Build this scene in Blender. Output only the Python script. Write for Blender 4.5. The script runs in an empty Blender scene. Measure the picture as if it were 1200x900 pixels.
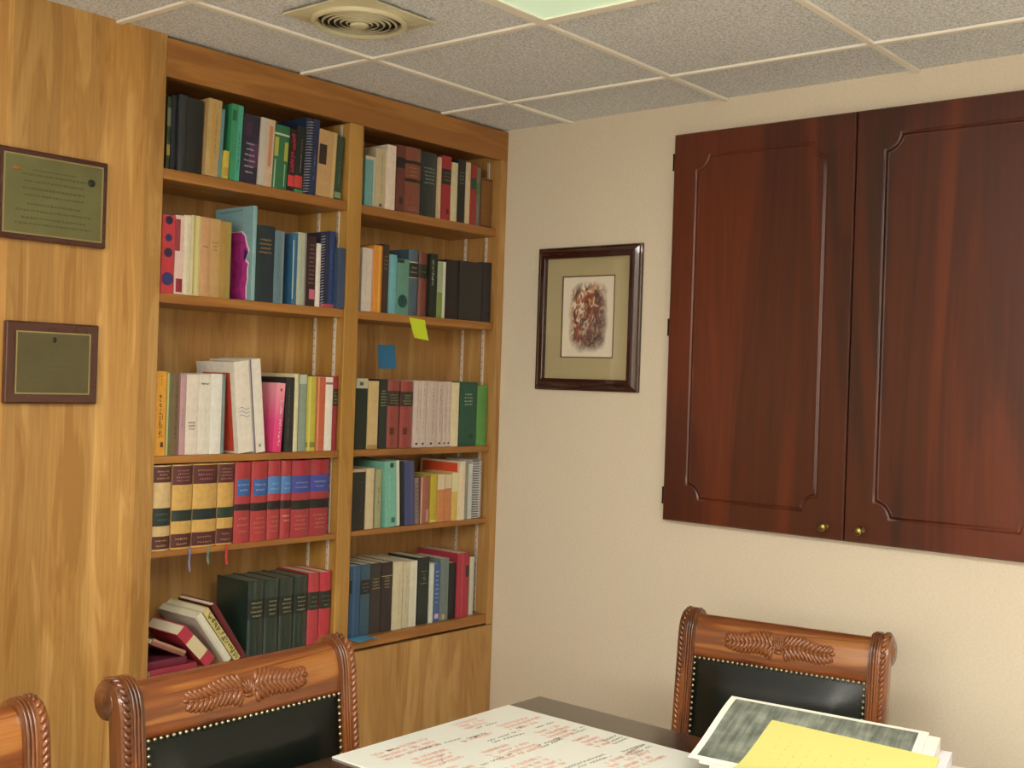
import bpy, bmesh, math, random, re
from mathutils import Vector, Matrix
random.seed(7)
PI = math.pi
SC = bpy.context.scene
COL = SC.collection

# ------------------------------------------------------------------ helpers
def lin(h):
    h = h.lstrip('#')
    r = []
    for i in (0, 2, 4):
        c = int(h[i:i+2], 16)/255
        r.append(c/12.92 if c <= .04045 else ((c+.055)/1.055)**2.4)
    return (r[0], r[1], r[2], 1)

MATS = {}
def mat(hexc, rough=.5, metal=0, coat=0, key=None, var=0.0, bump=0.0, bscale=200, spec=.5):
    k = key or (hexc, rough, metal, coat, var, bump, bscale, spec)
    if k in MATS: return MATS[k]
    m = bpy.data.materials.new('paint'); m.use_nodes = True
    nt = m.node_tree; b = nt.nodes['Principled BSDF']
    b.inputs['Base Color'].default_value = lin(hexc)
    b.inputs['Roughness'].default_value = rough
    b.inputs['Metallic'].default_value = metal
    b.inputs['Coat Weight'].default_value = coat
    b.inputs['Specular IOR Level'].default_value = spec
    if var or bump:
        tc = nt.nodes.new('ShaderNodeTexCoord'); n = nt.nodes.new('ShaderNodeTexNoise')
        n.inputs['Scale'].default_value = bscale; n.inputs['Detail'].default_value = 3
        nt.links.new(tc.outputs['Object'], n.inputs['Vector'])
        if var:
            mx = nt.nodes.new('ShaderNodeMixRGB'); mx.blend_type = 'MULTIPLY'; mx.inputs[0].default_value = 1
            mr = nt.nodes.new('ShaderNodeMapRange')
            mr.inputs['From Min'].default_value = .3; mr.inputs['From Max'].default_value = .7
            mr.inputs['To Min'].default_value = 1-var; mr.inputs['To Max'].default_value = 1+var
            nt.links.new(n.outputs['Fac'], mr.inputs['Value'])
            mx.inputs[1].default_value = lin(hexc)
            nt.links.new(mr.outputs[0], mx.inputs[2])
            nt.links.new(mx.outputs[0], b.inputs['Base Color'])
        if bump:
            bp = nt.nodes.new('ShaderNodeBump'); bp.inputs['Strength'].default_value = bump
            bp.inputs['Distance'].default_value = .002
            nt.links.new(n.outputs['Fac'], bp.inputs['Height']); nt.links.new(bp.outputs[0], b.inputs['Normal'])
    MATS[k] = m
    return m

def ramp(nt, stops):
    r = nt.nodes.new('ShaderNodeValToRGB'); e = r.color_ramp.elements
    while len(e) < len(stops): e.new(.5)
    for i, (p, c) in enumerate(stops):
        e[i].position = p; e[i].color = lin(c) if isinstance(c, str) else c
    return r

def wood(key, cols, grain='z', rough=.42, coat=.15, plank=0, scale=1.0, contrast=1.0, plank_var=.16, bump=.12, fig=1.0, fine=.35):
    """cols: dark, mid, light; grain: axis the grain runs along"""
    if key in MATS: return MATS[key]
    m = bpy.data.materials.new('wood'); m.use_nodes = True; MATS[key] = m
    nt = m.node_tree; b = nt.nodes['Principled BSDF']; L = nt.links.new
    tc = nt.nodes.new('ShaderNodeTexCoord')
    def mapping(along, across):
        mp = nt.nodes.new('ShaderNodeMapping')
        s = [across*scale]*3; s['xyz'.index(grain)] = along*scale
        mp.inputs['Scale'].default_value = s
        L(tc.outputs['Object'], mp.inputs['Vector']); return mp
    m1 = mapping(1.1*fig, 9*fig); n1 = nt.nodes.new('ShaderNodeTexNoise')
    n1.inputs['Scale'].default_value = 1; n1.inputs['Detail'].default_value = 5; n1.inputs['Distortion'].default_value = .9
    m2 = mapping(5, 170); n2 = nt.nodes.new('ShaderNodeTexNoise')
    n2.inputs['Scale'].default_value = 1; n2.inputs['Detail'].default_value = 3
    L(m1.outputs[0], n1.inputs['Vector']); L(m2.outputs[0], n2.inputs['Vector'])
    # cathedral rings: sine of the broad noise
    mu = nt.nodes.new('ShaderNodeMath'); mu.operation = 'MULTIPLY'; mu.inputs[1].default_value = 34
    si = nt.nodes.new('ShaderNodeMath'); si.operation = 'SINE'
    L(n1.outputs['Fac'], mu.inputs[0]); L(mu.outputs[0], si.inputs[0])
    a1 = nt.nodes.new('ShaderNodeMath'); a1.operation = 'MULTIPLY_ADD'; a1.inputs[1].default_value = .09*contrast
    L(si.outputs[0], a1.inputs[0]); L(n1.outputs['Fac'], a1.inputs[2])
    a2 = nt.nodes.new('ShaderNodeMath'); a2.operation = 'MULTIPLY_ADD'; a2.inputs[1].default_value = fine*contrast
    L(n2.outputs['Fac'], a2.inputs[0]); L(a1.outputs[0], a2.inputs[2])
    sh = (fine-.35)*contrast*.5; r = ramp(nt, [(.42+sh, cols[0]), (.66+sh, cols[1]), (.92+sh, cols[2])])
    L(a2.outputs[0], r.inputs[0])
    out = r.outputs[0]
    if plank:
        sx = nt.nodes.new('ShaderNodeSeparateXYZ'); L(tc.outputs['Object'], sx.inputs[0])
        dv = nt.nodes.new('ShaderNodeMath'); dv.operation = 'DIVIDE'; dv.inputs[1].default_value = plank
        L(sx.outputs[0], dv.inputs[0])
        fl = nt.nodes.new('ShaderNodeMath'); fl.operation = 'FLOOR'; L(dv.outputs[0], fl.inputs[0])
        wn = nt.nodes.new('ShaderNodeTexWhiteNoise'); wn.noise_dimensions = '1D'; L(fl.outputs[0], wn.inputs['W'])
        mr = nt.nodes.new('ShaderNodeMapRange'); mr.inputs['To Min'].default_value = 1-plank_var; mr.inputs['To Max'].default_value = 1+plank_var*.6
        L(wn.outputs['Value'], mr.inputs['Value'])
        mx = nt.nodes.new('ShaderNodeMixRGB'); mx.blend_type = 'MULTIPLY'; mx.inputs[0].default_value = 1
        L(out, mx.inputs[1]); L(mr.outputs[0], mx.inputs[2]); out = mx.outputs[0]
    L(out, b.inputs['Base Color'])
    b.inputs['Roughness'].default_value = rough; b.inputs['Coat Weight'].default_value = coat
    b.inputs['Coat Roughness'].default_value = .2
    if bump:
        bp = nt.nodes.new('ShaderNodeBump'); bp.inputs['Strength'].default_value = bump; bp.inputs['Distance'].default_value = .001
        L(n2.outputs['Fac'], bp.inputs['Height']); L(bp.outputs[0], b.inputs['Normal'])
    return m

class MB:
    def __init__(s): s.v = []; s.f = []; s.sm = []
    def add(s, vs, fs, smooth=False):
        o = len(s.v); s.v += [tuple(v) for v in vs]
        for f in fs: s.f.append([i+o for i in f]); s.sm.append(smooth)
    def box(s, x0, x1, y0, y1, z0, z1):
        v = [(x, y, z) for x in (x0, x1) for y in (y0, y1) for z in (z0, z1)]
        s.add(v, [(0,1,3,2),(4,6,7,5),(0,4,5,1),(2,3,7,6),(0,2,6,4),(1,5,7,3)])
    def bbox(s, x0, x1, y0, y1, z0, z1, r=.003):
        """box with chamfered edges"""
        bm = bmesh.new(); bmesh.ops.create_cube(bm, size=1)
        for v in bm.verts:
            v.co = Vector(((x0+x1)/2+v.co.x*(x1-x0), (y0+y1)/2+v.co.y*(y1-y0), (z0+z1)/2+v.co.z*(z1-z0)))
        r = min(r, .45*min(x1-x0, y1-y0, z1-z0))
        bmesh.ops.bevel(bm, geom=bm.edges[:], offset=r, segments=2, profile=.5, affect='EDGES')
        s.bm(bm)
    def bm(s, bm, smooth=False):
        bm.verts.index_update()
        s.add([v.co.copy() for v in bm.verts], [[v.index for v in f.verts] for f in bm.faces], smooth); bm.free()
    def tube(s, pts, r, n=8, closed=False, smooth=True):
        pts = [Vector(p) for p in pts]; N = len(pts); vs = []; up = None
        rr = r if isinstance(r, (list, tuple)) else [r]*N
        for i, p in enumerate(pts):
            a = pts[(i-1) % N] if (i or closed) else p; b = pts[(i+1) % N] if (i < N-1 or closed) else p
            t = (b-a).normalized()
            if up is None: up = Vector((0,0,1)) if abs(t.z) < .9 else Vector((1,0,0))
            u = (up-t*up.dot(t)).normalized(); w = t.cross(u); up = u
            for k in range(n):
                q = 2*PI*k/n; vs.append(p+(u*math.cos(q)+w*math.sin(q))*rr[i])
        fs = []
        for i in range(N if closed else N-1):
            j = (i+1) % N
            for k in range(n): fs.append((i*n+k, i*n+(k+1) % n, j*n+(k+1) % n, j*n+k))
        s.add(vs, fs, smooth)
        if not closed:
            s.add(vs[:n], [list(range(n))[::-1]]); s.add(vs[-n:], [list(range(n))])
    def ell(s, c, a, b, d, nu=8, nv=5):
        """ellipsoid with half axes vectors a, b, d"""
        c, a, b, d = Vector(c), Vector(a), Vector(b), Vector(d)
        vs = [c+a]; 
        for i in range(1, nv):
            t = PI*i/nv
            for k in range(nu):
                q = 2*PI*k/nu; vs.append(c+a*math.cos(t)+(b*math.cos(q)+d*math.sin(q))*math.sin(t))
        vs.append(c-a); fs = []
        for k in range(nu):
            k2 = (k+1) % nu; fs.append((0, 1+k, 1+k2)); e = 1+(nv-2)*nu; fs.append((len(vs)-1, e+k2, e+k))
            for i in range(nv-2): fs.append((1+i*nu+k, 1+(i+1)*nu+k, 1+(i+1)*nu+k2, 1+i*nu+k2))
        s.add(vs, fs, True)
    def lathe(s, prof, c=(0,0,0), n=20, axis='z', smooth=True, ring=False):
        vs = []
        if ring: prof = list(prof)+[prof[0]]
        for (r, h) in prof:
            for k in range(n):
                q = 2*PI*k/n; p = (r*math.cos(q), r*math.sin(q), h)
                if axis == 'x': p = (h, p[0], p[1])
                if axis == 'y': p = (p[0], h, p[1])
                vs.append((p[0]+c[0], p[1]+c[1], p[2]+c[2]))
        fs = []
        for i in range(len(prof)-1):
            for k in range(n): fs.append((i*n+k, i*n+(k+1) % n, (i+1)*n+(k+1) % n, (i+1)*n+k))
        if not ring: fs.append(list(range(n))[::-1]); fs.append([(len(prof)-1)*n+k for k in range(n)])
        s.add(vs, fs, smooth)
    def extrude_x(s, prof, x0, x1, smooth=False):
        n = len(prof); vs = [(x0, y, z) for y, z in prof]+[(x1, y, z) for y, z in prof]
        s.add(vs, [(i, (i+1) % n, n+(i+1) % n, n+i) for i in range(n)], smooth)
        s.add(vs[:n], [list(range(n))]); s.add(vs[n:], [list(range(n))[::-1]])
    def extrude_z(s, prof, z0, z1, smooth=False):
        n = len(prof); vs = [(x, y, z0) for x, y in prof]+[(x, y, z1) for x, y in prof]
        s.add(vs, [(i, (i+1) % n, n+(i+1) % n, n+i) for i in range(n)]+[list(range(n))[::-1], list(range(n, 2*n))], smooth)
    def grid(s, fn, nu, nv, smooth=True):
        vs = [fn(i/nu, j/nv) for i in range(nu+1) for j in range(nv+1)]
        s.add(vs, [(i*(nv+1)+j, (i+1)*(nv+1)+j, (i+1)*(nv+1)+j+1, i*(nv+1)+j+1) for i in range(nu) for j in range(nv)], smooth)
    def build(s, name, material, parent=None, loc=None):
        me = bpy.data.meshes.new(name); me.from_pydata(s.v, [], s.f)
        bm = bmesh.new(); bm.from_mesh(me); bmesh.ops.recalc_face_normals(bm, faces=bm.faces[:]); 
        bm.to_mesh(me); bm.free()
        me.polygons.foreach_set('use_smooth', s.sm); me.materials.append(material); me.update()
        o = bpy.data.objects.new(name, me); COL.objects.link(o)
        if parent: o.parent = parent
        if loc: o.location = loc
        return o

def tag(o, label=None, cat=None, group=None, kind=None):
    if label: o['label'] = label
    if cat: o['category'] = cat
    if group: o['group'] = group
    if kind: o['kind'] = kind
    return o
def empty(name, loc=(0,0,0), rz=0):
    o = bpy.data.objects.new(name, None); COL.objects.link(o); o.location = loc; o.rotation_euler = (0,0,rz); o.empty_display_size = .1
    return o
def quick(name, m, parent, *boxes, bevel=0):
    b = MB()
    for q in boxes: (b.bbox(*q, r=bevel) if bevel else b.box(*q))
    return b.build(name, m, parent)
LV, LB, LW, EXPO = .36, 23.0, 9.0, 0.36
WARM = (1, .96, .89, 1)
BOOKS = [
('L1', -1.3926, 0.0111, 0.2014, 0.03, {}, '#3a4a2e', 'mottled green thin book at the far left end', 'b .2 .35 #b0a04a;b .6 .85 #7f8f70'),
('L1', -1.3808, 0.0178, 0.208, 0.028, {}, '#1c2230', 'black-navy thin book beside the mottled green one', ''),
('L1', -1.3625, 0.0241, 0.2127, 0.02, {}, '#2f3438', 'charcoal grey book left of the thick black one', ''),
('L1', -1.3378, 0.0531, 0.2089, 0.02, {}, '#1f2224', 'thick black book touching the tan book', 'b 0 .3 #33201f .75 1'),
('L1', -1.2841, 0.0432, 0.2171, 0.006, {'lean': '2.5'}, '#c6a264', 'tan cloth book with faded yellow stripe', 'b .02 .95 #cf9f3a .3 .5;v .3 .8 #8a6a30 .62 .1'),
('L1', -1.2367, 0.0113, 0.1973, 0.012, {'lean': '2.5'}, '#62a0a4', 'very thin pale blue book beside the tan one', ''),
('L1', -1.2248, 0.0172, 0.0794, 0.004, {'lean': '2.5'}, '#d8bc3a', 'short yellow booklet standing before green spines', 'b .1 .4 #c89a30'),
('L1', -1.2018, 0.0384, 0.2188, 0.012, {'lean': '2.5'}, '#35a06a', 'green book with turquoise edge and dark title', 'b 0 1 #45b39a .55 1;v .15 .65 #1c6e6c .75 .16;b .78 .92 #1d6b4a .05 .4'),
('L1', -1.159, 0.0587, 0.1982, 0.014, {'lean': '2.5'}, '#27243f', 'dark navy book with pale sketched figure pattern', 'b .25 .6 #5b3060 .45 .95;g .12 .62 #b9b6c4 6;b .7 .9 #4a2540 .2 .5'),
('L1', -1.0997, 0.0508, 0.1989, 0.01, {'lean': '2.5'}, '#d9b79a', 'pale book with salmon spine and grey left edge', 'b 0 1 #c3c1b8 0 .4;b .3 .9 #cf8a66 .6 .85;v .2 .8 #e8dcc8 .9 .08'),
('L1', -1.0473, 0.0553, 0.1894, 0.012, {'lean': '2.5'}, '#2c7a4e', 'green book with yellow bands and pale lines', 'b .5 .8 #b9b83a .05 .3;b .45 .75 #b9b83a .7 .95;b .84 .87 #cfd8b8;b 0 .45 #a9c4a0 .1 .18;b .05 .4 #a9c4a0 .75 .82'),
('L1', -0.9914, 0.0239, 0.1864, 0.008, {'lean': '2.5'}, '#241418', 'black book with tall red lettering', 'v .3 .97 #c2253a .5 .75;b .07 .25 #e03a3c'),
('L1', -0.9642, 0.0349, 0.1999, 0.012, {'lean': '2.5'}, '#1b2322', 'black book with thin white lettering and red box', 'v .3 .8 #a5b0a8 .55 .12;b .07 .25 #de3f3a 0 .85;b 0 .04 #3fa06c'),
('L1', -0.9287, 0.0489, 0.232, 0.01, {'lean': '2.5', 'kind': 'spiral'}, '#22335f', 'navy spiral-bound book with pale rings', 'v .2 .6 #8f9ab0 .7 .07'),
('L1', -0.8781, 0.0719, 0.2056, 0.012, {'lean': '2.5'}, '#cfa269', 'tan cardboard book with black rectangle on spine', 'b .48 .78 #3a261c .05 .45;b 0 1 #d8c07c .8 .95'),
('L1', -0.801, 0.0263, 0.199, 0.016, {'lean': '2.5'}, '#35503a', 'dark green book at the right end against divider', 'b .03 .12 #86a87c;v .2 .6 #6e8a62 .5 .2'),
('L2', -1.4091, 0.0402, 0.2139, 0.012, {}, '#d9333f', 'red book with blue circles on spine', 'c .1 .27 #34307a;c .46 .58 #26284f;c .66 .76 #2c2f6a;c .88 .99 #1d2246'),
('L2', -1.3636, 0.0273, 0.2179, 0.018, {}, '#ecc9c0', 'pale pink book with dark red blocks', 'b .03 .2 #9e2232 .2 .95;b .55 .95 #a83040 0 .55'),
('L2', -1.335, 0.0232, 0.2217, 0.02, {}, '#e9dcc0', 'cream book beside the pale pink one', 'v .1 .9 #cbbd98 .5 .1'),
('L2', -1.3112, 0.0302, 0.2247, 0.02, {}, '#dccf96', 'pale yellow book with slim darker stripe', 'b .02 1 #b3a560 .25 .38;b .02 1 #ecdc7e .55 .8'),
('L2', -1.2804, 0.0323, 0.2239, 0.02, {}, '#d9a06c', 'peach book with small red spine mark', 'g .6 .66 #a84a34 1;b 0 1 #cba070 .8 .86'),
('L2', -1.2467, 0.0332, 0.2236, 0.022, {}, '#cfa060', 'tan book with faint brown lines', 'g .58 .72 #9a7440 3'),
('L2', -1.2121, 0.0381, 0.2208, 0.024, {}, '#b98f3e', 'olive-gold book at right end of tan run', 'b 0 1 #a9a050 .7 .95'),
('L2', -1.1169, 0.0137, 0.2758, 0.0, {'cover': 'blue'}, '#86b4bd', 'tall pale blue book with magenta picture on cover', ''),
('L2', -1.0926, 0.065, 0.225, 0.012, {}, '#24333f', 'thick dark navy book with gold lettering', 'g .62 .84 #b08a4e 4;b 0 1 #1f4238 0 .12'),
('L2', -1.027, 0.0347, 0.2153, 0.012, {}, '#5f8696', 'slate blue book right of the navy gilt one', 'b 0 1 #8c8f94 .75 1;v .3 .7 #47697a .4 .15'),
('L2', -0.9568, 0.0177, 0.2161, 0.014, {}, '#2f6f9c', 'thin bright blue book left of pale grey one', 'b .08 .9 #c9d6d8 .05 .2'),
('L2', -0.9385, 0.0344, 0.2208, 0.014, {}, '#b5c0aa', 'pale grey-green book among blue books', 'v .2 .8 #8d9b88 .4 .1;b 0 1 #8f8a88 .8 1'),
('L2', -0.9025, 0.0341, 0.2145, 0.012, {}, '#3a1c22', 'black book speckled with red, pink patch below', 'b .1 .24 #e06a80 .3 .95;g .3 .9 #9a6a58 10'),
('L2', -0.8678, 0.0158, 0.1946, 0.008, {}, '#efe4dc', 'narrow white book between black and spiral one', ''),
('L2', -0.8486, 0.0309, 0.2312, 0.01, {'kind': 'spiral'}, '#2b2f4c', 'dark navy spiral-bound notebook with grey rings', 'b 0 .05 #c24a60'),
('L2', -0.816, 0.0223, 0.2378, 0.012, {}, '#24407e', 'royal blue book beside the navy spiral notebook', 'v .1 .8 #7d93c0 .4 .07;b 0 .05 #c24a60'),
('L2', -0.7931, 0.0301, 0.1885, -0.004, {}, '#3c4e72', 'slate blue book jutting out by the divider', ''),
('L3', -1.4125, 0.0319, 0.231, 0.01, {}, '#f0a429', 'bright orange-yellow book with black vertical lettering', 'v .22 .74 #33200f .4 .22;v .22 .5 #33200f .62 .14;v .84 .95 #33200f .45 .1;b .1 .16 #6a3c1c .5 .8'),
('L3', -1.3754, 0.0148, 0.2272, 0.016, {}, '#6b7e4a', 'thin olive-green book behind the orange one', 'b 0 1 #c2bc72 0 .4'),
('L3', -1.3592, 0.0228, 0.2253, 0.018, {}, '#7d6444', 'brown-grey book with mottled spine', 'v .2 .9 #5c4834 .6 .25'),
('L3', -1.3358, 0.0242, 0.2235, 0.018, {}, '#c69aa0', 'mauve-pink book beside the white spines', 'b 0 1 #8a4a56 0 .15;v .35 .6 #8a5a70 .5 .14'),
('L3', -1.3111, 0.0399, 0.2242, 0.018, {}, '#e9dccb', 'white book, first right of the mauve one', 'g .3 .42 #7a7a78 3;v .5 .9 #d3c8b8 .2 .05'),
('L3', -1.2706, 0.0378, 0.2252, 0.018, {}, '#e6dfcf', 'white book with tiny mark near its top', 'g .86 .91 #7d7468 1;v .1 .6 #b9c0b0 .6 .08'),
('L3', -1.2321, 0.0359, 0.2287, 0.014, {}, '#eae8de', 'clean white book, third of the white spines', ''),
('L3', -1.1919, 0.0117, 0.2272, 0.02, {}, '#7d9490', 'thin teal-grey book at the end of white spines', ''),
('L3', -1.1415, 0.0514, 0.2659, 0.0, {'lean': '-6', 'cover': 'red', 'dep': '.185'}, '#ece2d2', 'tall white leaning book with red cover and blue squiggle', ''),
('L3', -1.0855, 0.0386, 0.2753, 0.0, {'lean': '-6'}, '#efe6da', 'white leaning book right of the blue-squiggle one', 'b 0 1 #5d5e78 0 .12;b .06 .09 #8a8a8a .4 .6'),
('L3', -1.0202, 0.0302, 0.2067, 0.0, {'lean': '3', 'cover': 'pink'}, '#ea7898', 'bright pink book leaning among white and black books', 'v .1 .75 #f4d2da .6 .3;b .88 .92 #7a2a40 .4 .6'),
('L3', -0.9725, 0.0321, 0.2254, 0.006, {'dep': '.2'}, '#2a2b29', 'tall black book right of the pink one', 'v .15 .9 #8a8a86 .35 .08'),
('L3', -0.9397, 0.0144, 0.2366, 0.004, {'dep': '.21'}, '#e2dba8', 'thin cream book between black and grey-teal ones', ''),
('L3', -0.9188, 0.0298, 0.2344, 0.01, {}, '#8ea292', 'grey-teal book left of the yellow-green one', 'b .88 1 #c4ccb8;v .3 .8 #a9b9a4 .3 .12'),
('L3', -0.8856, 0.0353, 0.23, 0.012, {}, '#cdc23c', 'yellow-green book in the colourful right run', 'b .05 .12 #8f8c2c;b 0 1 #dcd86a .2 .4'),
('L3', -0.8486, 0.0356, 0.2283, 0.012, {}, '#d8653f', 'orange-red book left of the narrow white one', 'b 0 1 #e89a6e .15 .3'),
('L3', -0.8124, 0.0292, 0.2292, 0.012, {}, '#f1e9dc', 'narrow white book beside the orange-red one', 'b .9 .93 #c06a5a'),
('L3', -0.7814, 0.0184, 0.2326, 0.012, {}, '#a82a33', 'dark red book with black label by the divider', 'b .6 .83 #2c2a24;g .62 .8 #8a9270 4'),
('L4', -1.4108, 0.0547, 0.2343, 0.006, {'kind': 'law'}, '#dcb878', 'tan law volume nearest the left panel, big green label', 'b .8 .985 #5c2527;b .29 .5 #1f3230;b .02 .17 #5c2527;g .83 .95 #a5806a 3;g .03 .15 #b08a50 2;g .33 .46 #4f6560 2'),
('L4', -1.352, 0.0646, 0.2347, 0.006, {'kind': 'law', 'ribbon': '0'}, '#dba94e', 'tan law volume, second from left panel', 'b .76 .985 #5c2329;b .33 .46 #20332d;b .02 .18 #5a2327;g .79 .95 #a06a60 4;g .03 .15 #b08a50 2'),
('L4', -1.2846, 0.0797, 0.2349, 0.006, {'kind': 'law', 'ribbon': '1'}, '#dba94e', 'widest tan law volume, third from left panel', 'b .76 .985 #5e2226;b .33 .46 #182c30;b .02 .18 #5a2024;g .79 .95 #a06a60 3;g .03 .15 #a87a50 2'),
('L4', -1.202, 0.0558, 0.2347, 0.006, {'kind': 'law', 'ribbon': '2'}, '#d9a548', 'tan law volume touching the red set', 'b .76 .985 #5c2024;b .33 .46 #1d3a2a;b .02 .2 #5a1e22;g .79 .95 #a06a60 4;g .03 .17 #a87a50 2'),
('L4', -1.1418, 0.0574, 0.2351, 0.008, {'kind': 'law'}, '#bb2230', 'first red law volume from the tan set', 'b .58 .79 #2f62b4 .12 .88;b .4 .48 #151715;g .62 .75 #7fa0d0 2;g .1 .34 #d07a5a 3'),
('L4', -1.0828, 0.0589, 0.2357, 0.008, {'kind': 'law'}, '#bd2431', 'second red law volume from the tan set', 'b .57 .78 #2f5fb2 .1 1;b .38 .48 #151715;g .61 .74 #8fa8d8 2;g .08 .32 #c86a50 4'),
('L4', -1.0223, 0.0476, 0.2364, 0.008, {'kind': 'law'}, '#b92231', 'third red law volume, with lighter blue label', 'b .58 .8 #3f7fcc;b .38 .49 #151715;g .61 .74 #7fb0d8 2;g .08 .32 #c86a50 4'),
('L4', -0.9731, 0.0389, 0.2349, 0.008, {'kind': 'law'}, '#b61f2e', 'narrowest red law volume, fourth from tan set', 'b .58 .8 #3f7fcc;b .38 .49 #151715;g .61 .74 #7fb0d8 2;g .2 .32 #e0a080 2'),
('L4', -0.9326, 0.0713, 0.2337, 0.008, {'kind': 'law'}, '#b62033', 'fifth red law volume from the tan set', 'b .58 .8 #3248ac;b .36 .48 #141a15;g .62 .74 #8a98c0 2;g .08 .3 #c8705a 4'),
('L4', -0.8596, 0.0736, 0.2341, 0.008, {'kind': 'law'}, '#ad1e2e', 'red law volume at right end by metal strip', 'b .58 .8 #3444b0;b .36 .48 #141714;g .62 .74 #8a98a8 2;g .08 .3 #c8705a 4'),
('L5', -1.0843, 0.0587, 0.2291, 0.004, {'dep': '.16', 'kind': 'law', 'pg': '#6e6d58'}, '#24382f', 'dark green volume, leftmost of its set, cover visible', 'b .5 .76 #18221c;g .52 .74 #9a9468 4'),
('L5', -1.0241, 0.0539, 0.2276, 0.004, {'dep': '.16', 'kind': 'law', 'pg': '#6e6d58'}, '#25392f', 'second dark green volume of the set', 'b .5 .76 #18221c;g .52 .74 #9a9468 4'),
('L5', -0.9686, 0.0536, 0.2268, 0.004, {'dep': '.16', 'kind': 'law', 'pg': '#6e6d58'}, '#24372c', 'third dark green volume of the set', 'b .5 .76 #18221c;g .52 .74 #9a9468 4'),
('L5', -0.9134, 0.0532, 0.2261, 0.004, {'dep': '.16', 'kind': 'law', 'pg': '#6e6d58'}, '#22362b', 'fourth dark green volume, touching the red pair', 'b .5 .76 #18221c;g .52 .74 #9a9468 4'),
('L5', -0.8569, 0.0442, 0.2304, 0.006, {'dep': '.16', 'kind': 'law'}, '#c3303c', 'red volume with black label beside green set', 'b .5 .74 #23281f;g .52 .7 #6a7a58 3'),
('L5', -0.811, 0.0468, 0.2283, 0.006, {'dep': '.16', 'kind': 'law'}, '#cc2638', 'brighter red volume with black label by divider', 'b .5 .74 #1c241c;g .52 .7 #5a6a48 3'),
('R1', -0.6649, 0.0427, 0.1617, 0.026000000000000002, {}, '#6fb0ae', 'teal book with cream border by the divider', 'b .93 1 #d8cfb0;b 0 1 #d8cfb0 .8 1'),
('R1', -0.6203, 0.0451, 0.194, 0.026000000000000002, {}, '#ccbb92', 'beige book with thin dark vertical title', 'v .25 .9 #6e6038 .6 .08;b .03 .08 #6a6240 .4 .7'),
('R1', -0.5746, 0.0382, 0.2121, 0.02, {}, '#efd9c6', 'white book between beige and brown law books', ''),
('R1', -0.5267, 0.0409, 0.2217, 0.028, {}, '#74382c', 'dark brown-red narrow book with black label', 'b .66 .82 #231a1a;b .12 .22 #3a1a1a .4 .8'),
('R1', -0.4852, 0.076, 0.223, 0.026000000000000002, {'kind': 'law'}, '#8d4630', 'thick russet book with two black bands', 'b .75 .8 #2a1c18;b .48 .53 #2a1c18;g .55 .72 #b07a5a 3;g .05 .12 #a86a60 2'),
('R1', -0.4072, 0.0752, 0.2194, 0.026000000000000002, {'kind': 'law'}, '#1f2c2c', 'thick black-green book with pale lettering', 'g .5 .78 #8a9a90 5'),
('R1', -0.3314, 0.0134, 0.2112, 0.022, {}, '#dbbf94', 'cream sliver left of the red labelled book', ''),
('R1', -0.3117, 0.0456, 0.221, 0.026000000000000002, {}, '#b3262f', 'red book with black label between cream slivers', 'b .56 .8 #2a2320;g .6 .76 #8a7a5a 3;b .1 .18 #4a1416 .55 .8'),
('R1', -0.2655, 0.0289, 0.2044, 0.022, {}, '#ddd0a4', 'cream-yellow narrow book right of the red one', ''),
('R1', -0.228, 0.0371, 0.2233, 0.028, {}, '#25282a', 'black book between two cream books', 'g .6 .82 #7f8a78 4'),
('R1', -0.1903, 0.0198, 0.2165, 0.022, {}, '#e0c59a', 'thin cream book left of red-and-green label book', ''),
('R1', -0.164, 0.0292, 0.2126, 0.026000000000000002, {}, '#b02f2c', 'red book with small green label', 'b .6 .78 #22503a;'),
('R1', -0.1312, 0.0213, 0.2089, 0.028, {}, '#7c7466', 'thin grey-brown book beside the green label', 'b .55 .75 #4c7a44'),
('R1', -0.0987, 0.0567, 0.178, 0.034, {'dep': '.15'}, '#8f5a26', 'wood-brown slim box file against bookcase side', 'b .02 .05 #5a3214;b .95 .98 #5a3214'),
('R2', -0.6666, 0.0479, 0.2042, 0.024, {}, '#ddd0c2', 'off-white book against the divider', 'b 0 1 #e6a98a .85 1;v .2 .8 #c6bcb2 .35 .15'),
('R2', -0.6181, 0.0374, 0.2176, 0.022, {}, '#f0962a', 'orange book with yellow stripe', 'b 0 1 #f5c04a .55 .75;b 0 1 #c9692c .9 1'),
('R2', -0.5731, 0.0275, 0.2257, 0.028, {}, '#4a3226', 'dark brown book with pale lettering', 'g .62 .85 #8c7a66 4'),
('R2', -0.545, 0.0278, 0.1944, 0.02, {}, '#6fbccb', 'light blue narrow book', ''),
('R2', -0.5152, 0.0552, 0.1837, 0.02, {}, '#5f9c8a', 'teal-green shorter book with dark oval', 'c .12 .36 #1d5050;b .93 .99 #12201c 0 .55'),
('R2', -0.4521, 0.0464, 0.2218, 0.026000000000000002, {'kind': 'law'}, '#436074', 'steel blue volume with black label', 'b .58 .8 #23221f;g .62 .76 #a89a80 2;b .8 .815 #cdc4b0;b .57 .58 #cdc4b0'),
('R2', -0.4017, 0.0429, 0.2157, 0.028, {'kind': 'law'}, '#7c3a30', 'russet volume with black label', 'b .6 .82 #23201d;g .65 .75 #4f6a60 1'),
('R2', -0.3582, 0.0352, 0.2168, 0.022, {}, '#20281f', 'black book with white speckled lettering', 'v .5 .9 #a9b89a .35 .3'),
('R2', -0.3209, 0.0402, 0.1946, 0.022, {}, '#a8b890', 'pale green book with white right edge', 'b 0 .45 #7f9c3a 0 .6;b 0 1 #e2e4d2 .6 .95'),
('R2', -0.2744, 0.0636, 0.2053, 0.026000000000000002, {}, '#2a2022', 'black-brown book left of the widest black one', ''),
('R2', -0.2102, 0.1195, 0.2084, 0.022, {}, '#332e2a', 'widest plain black book', ''),
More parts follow.
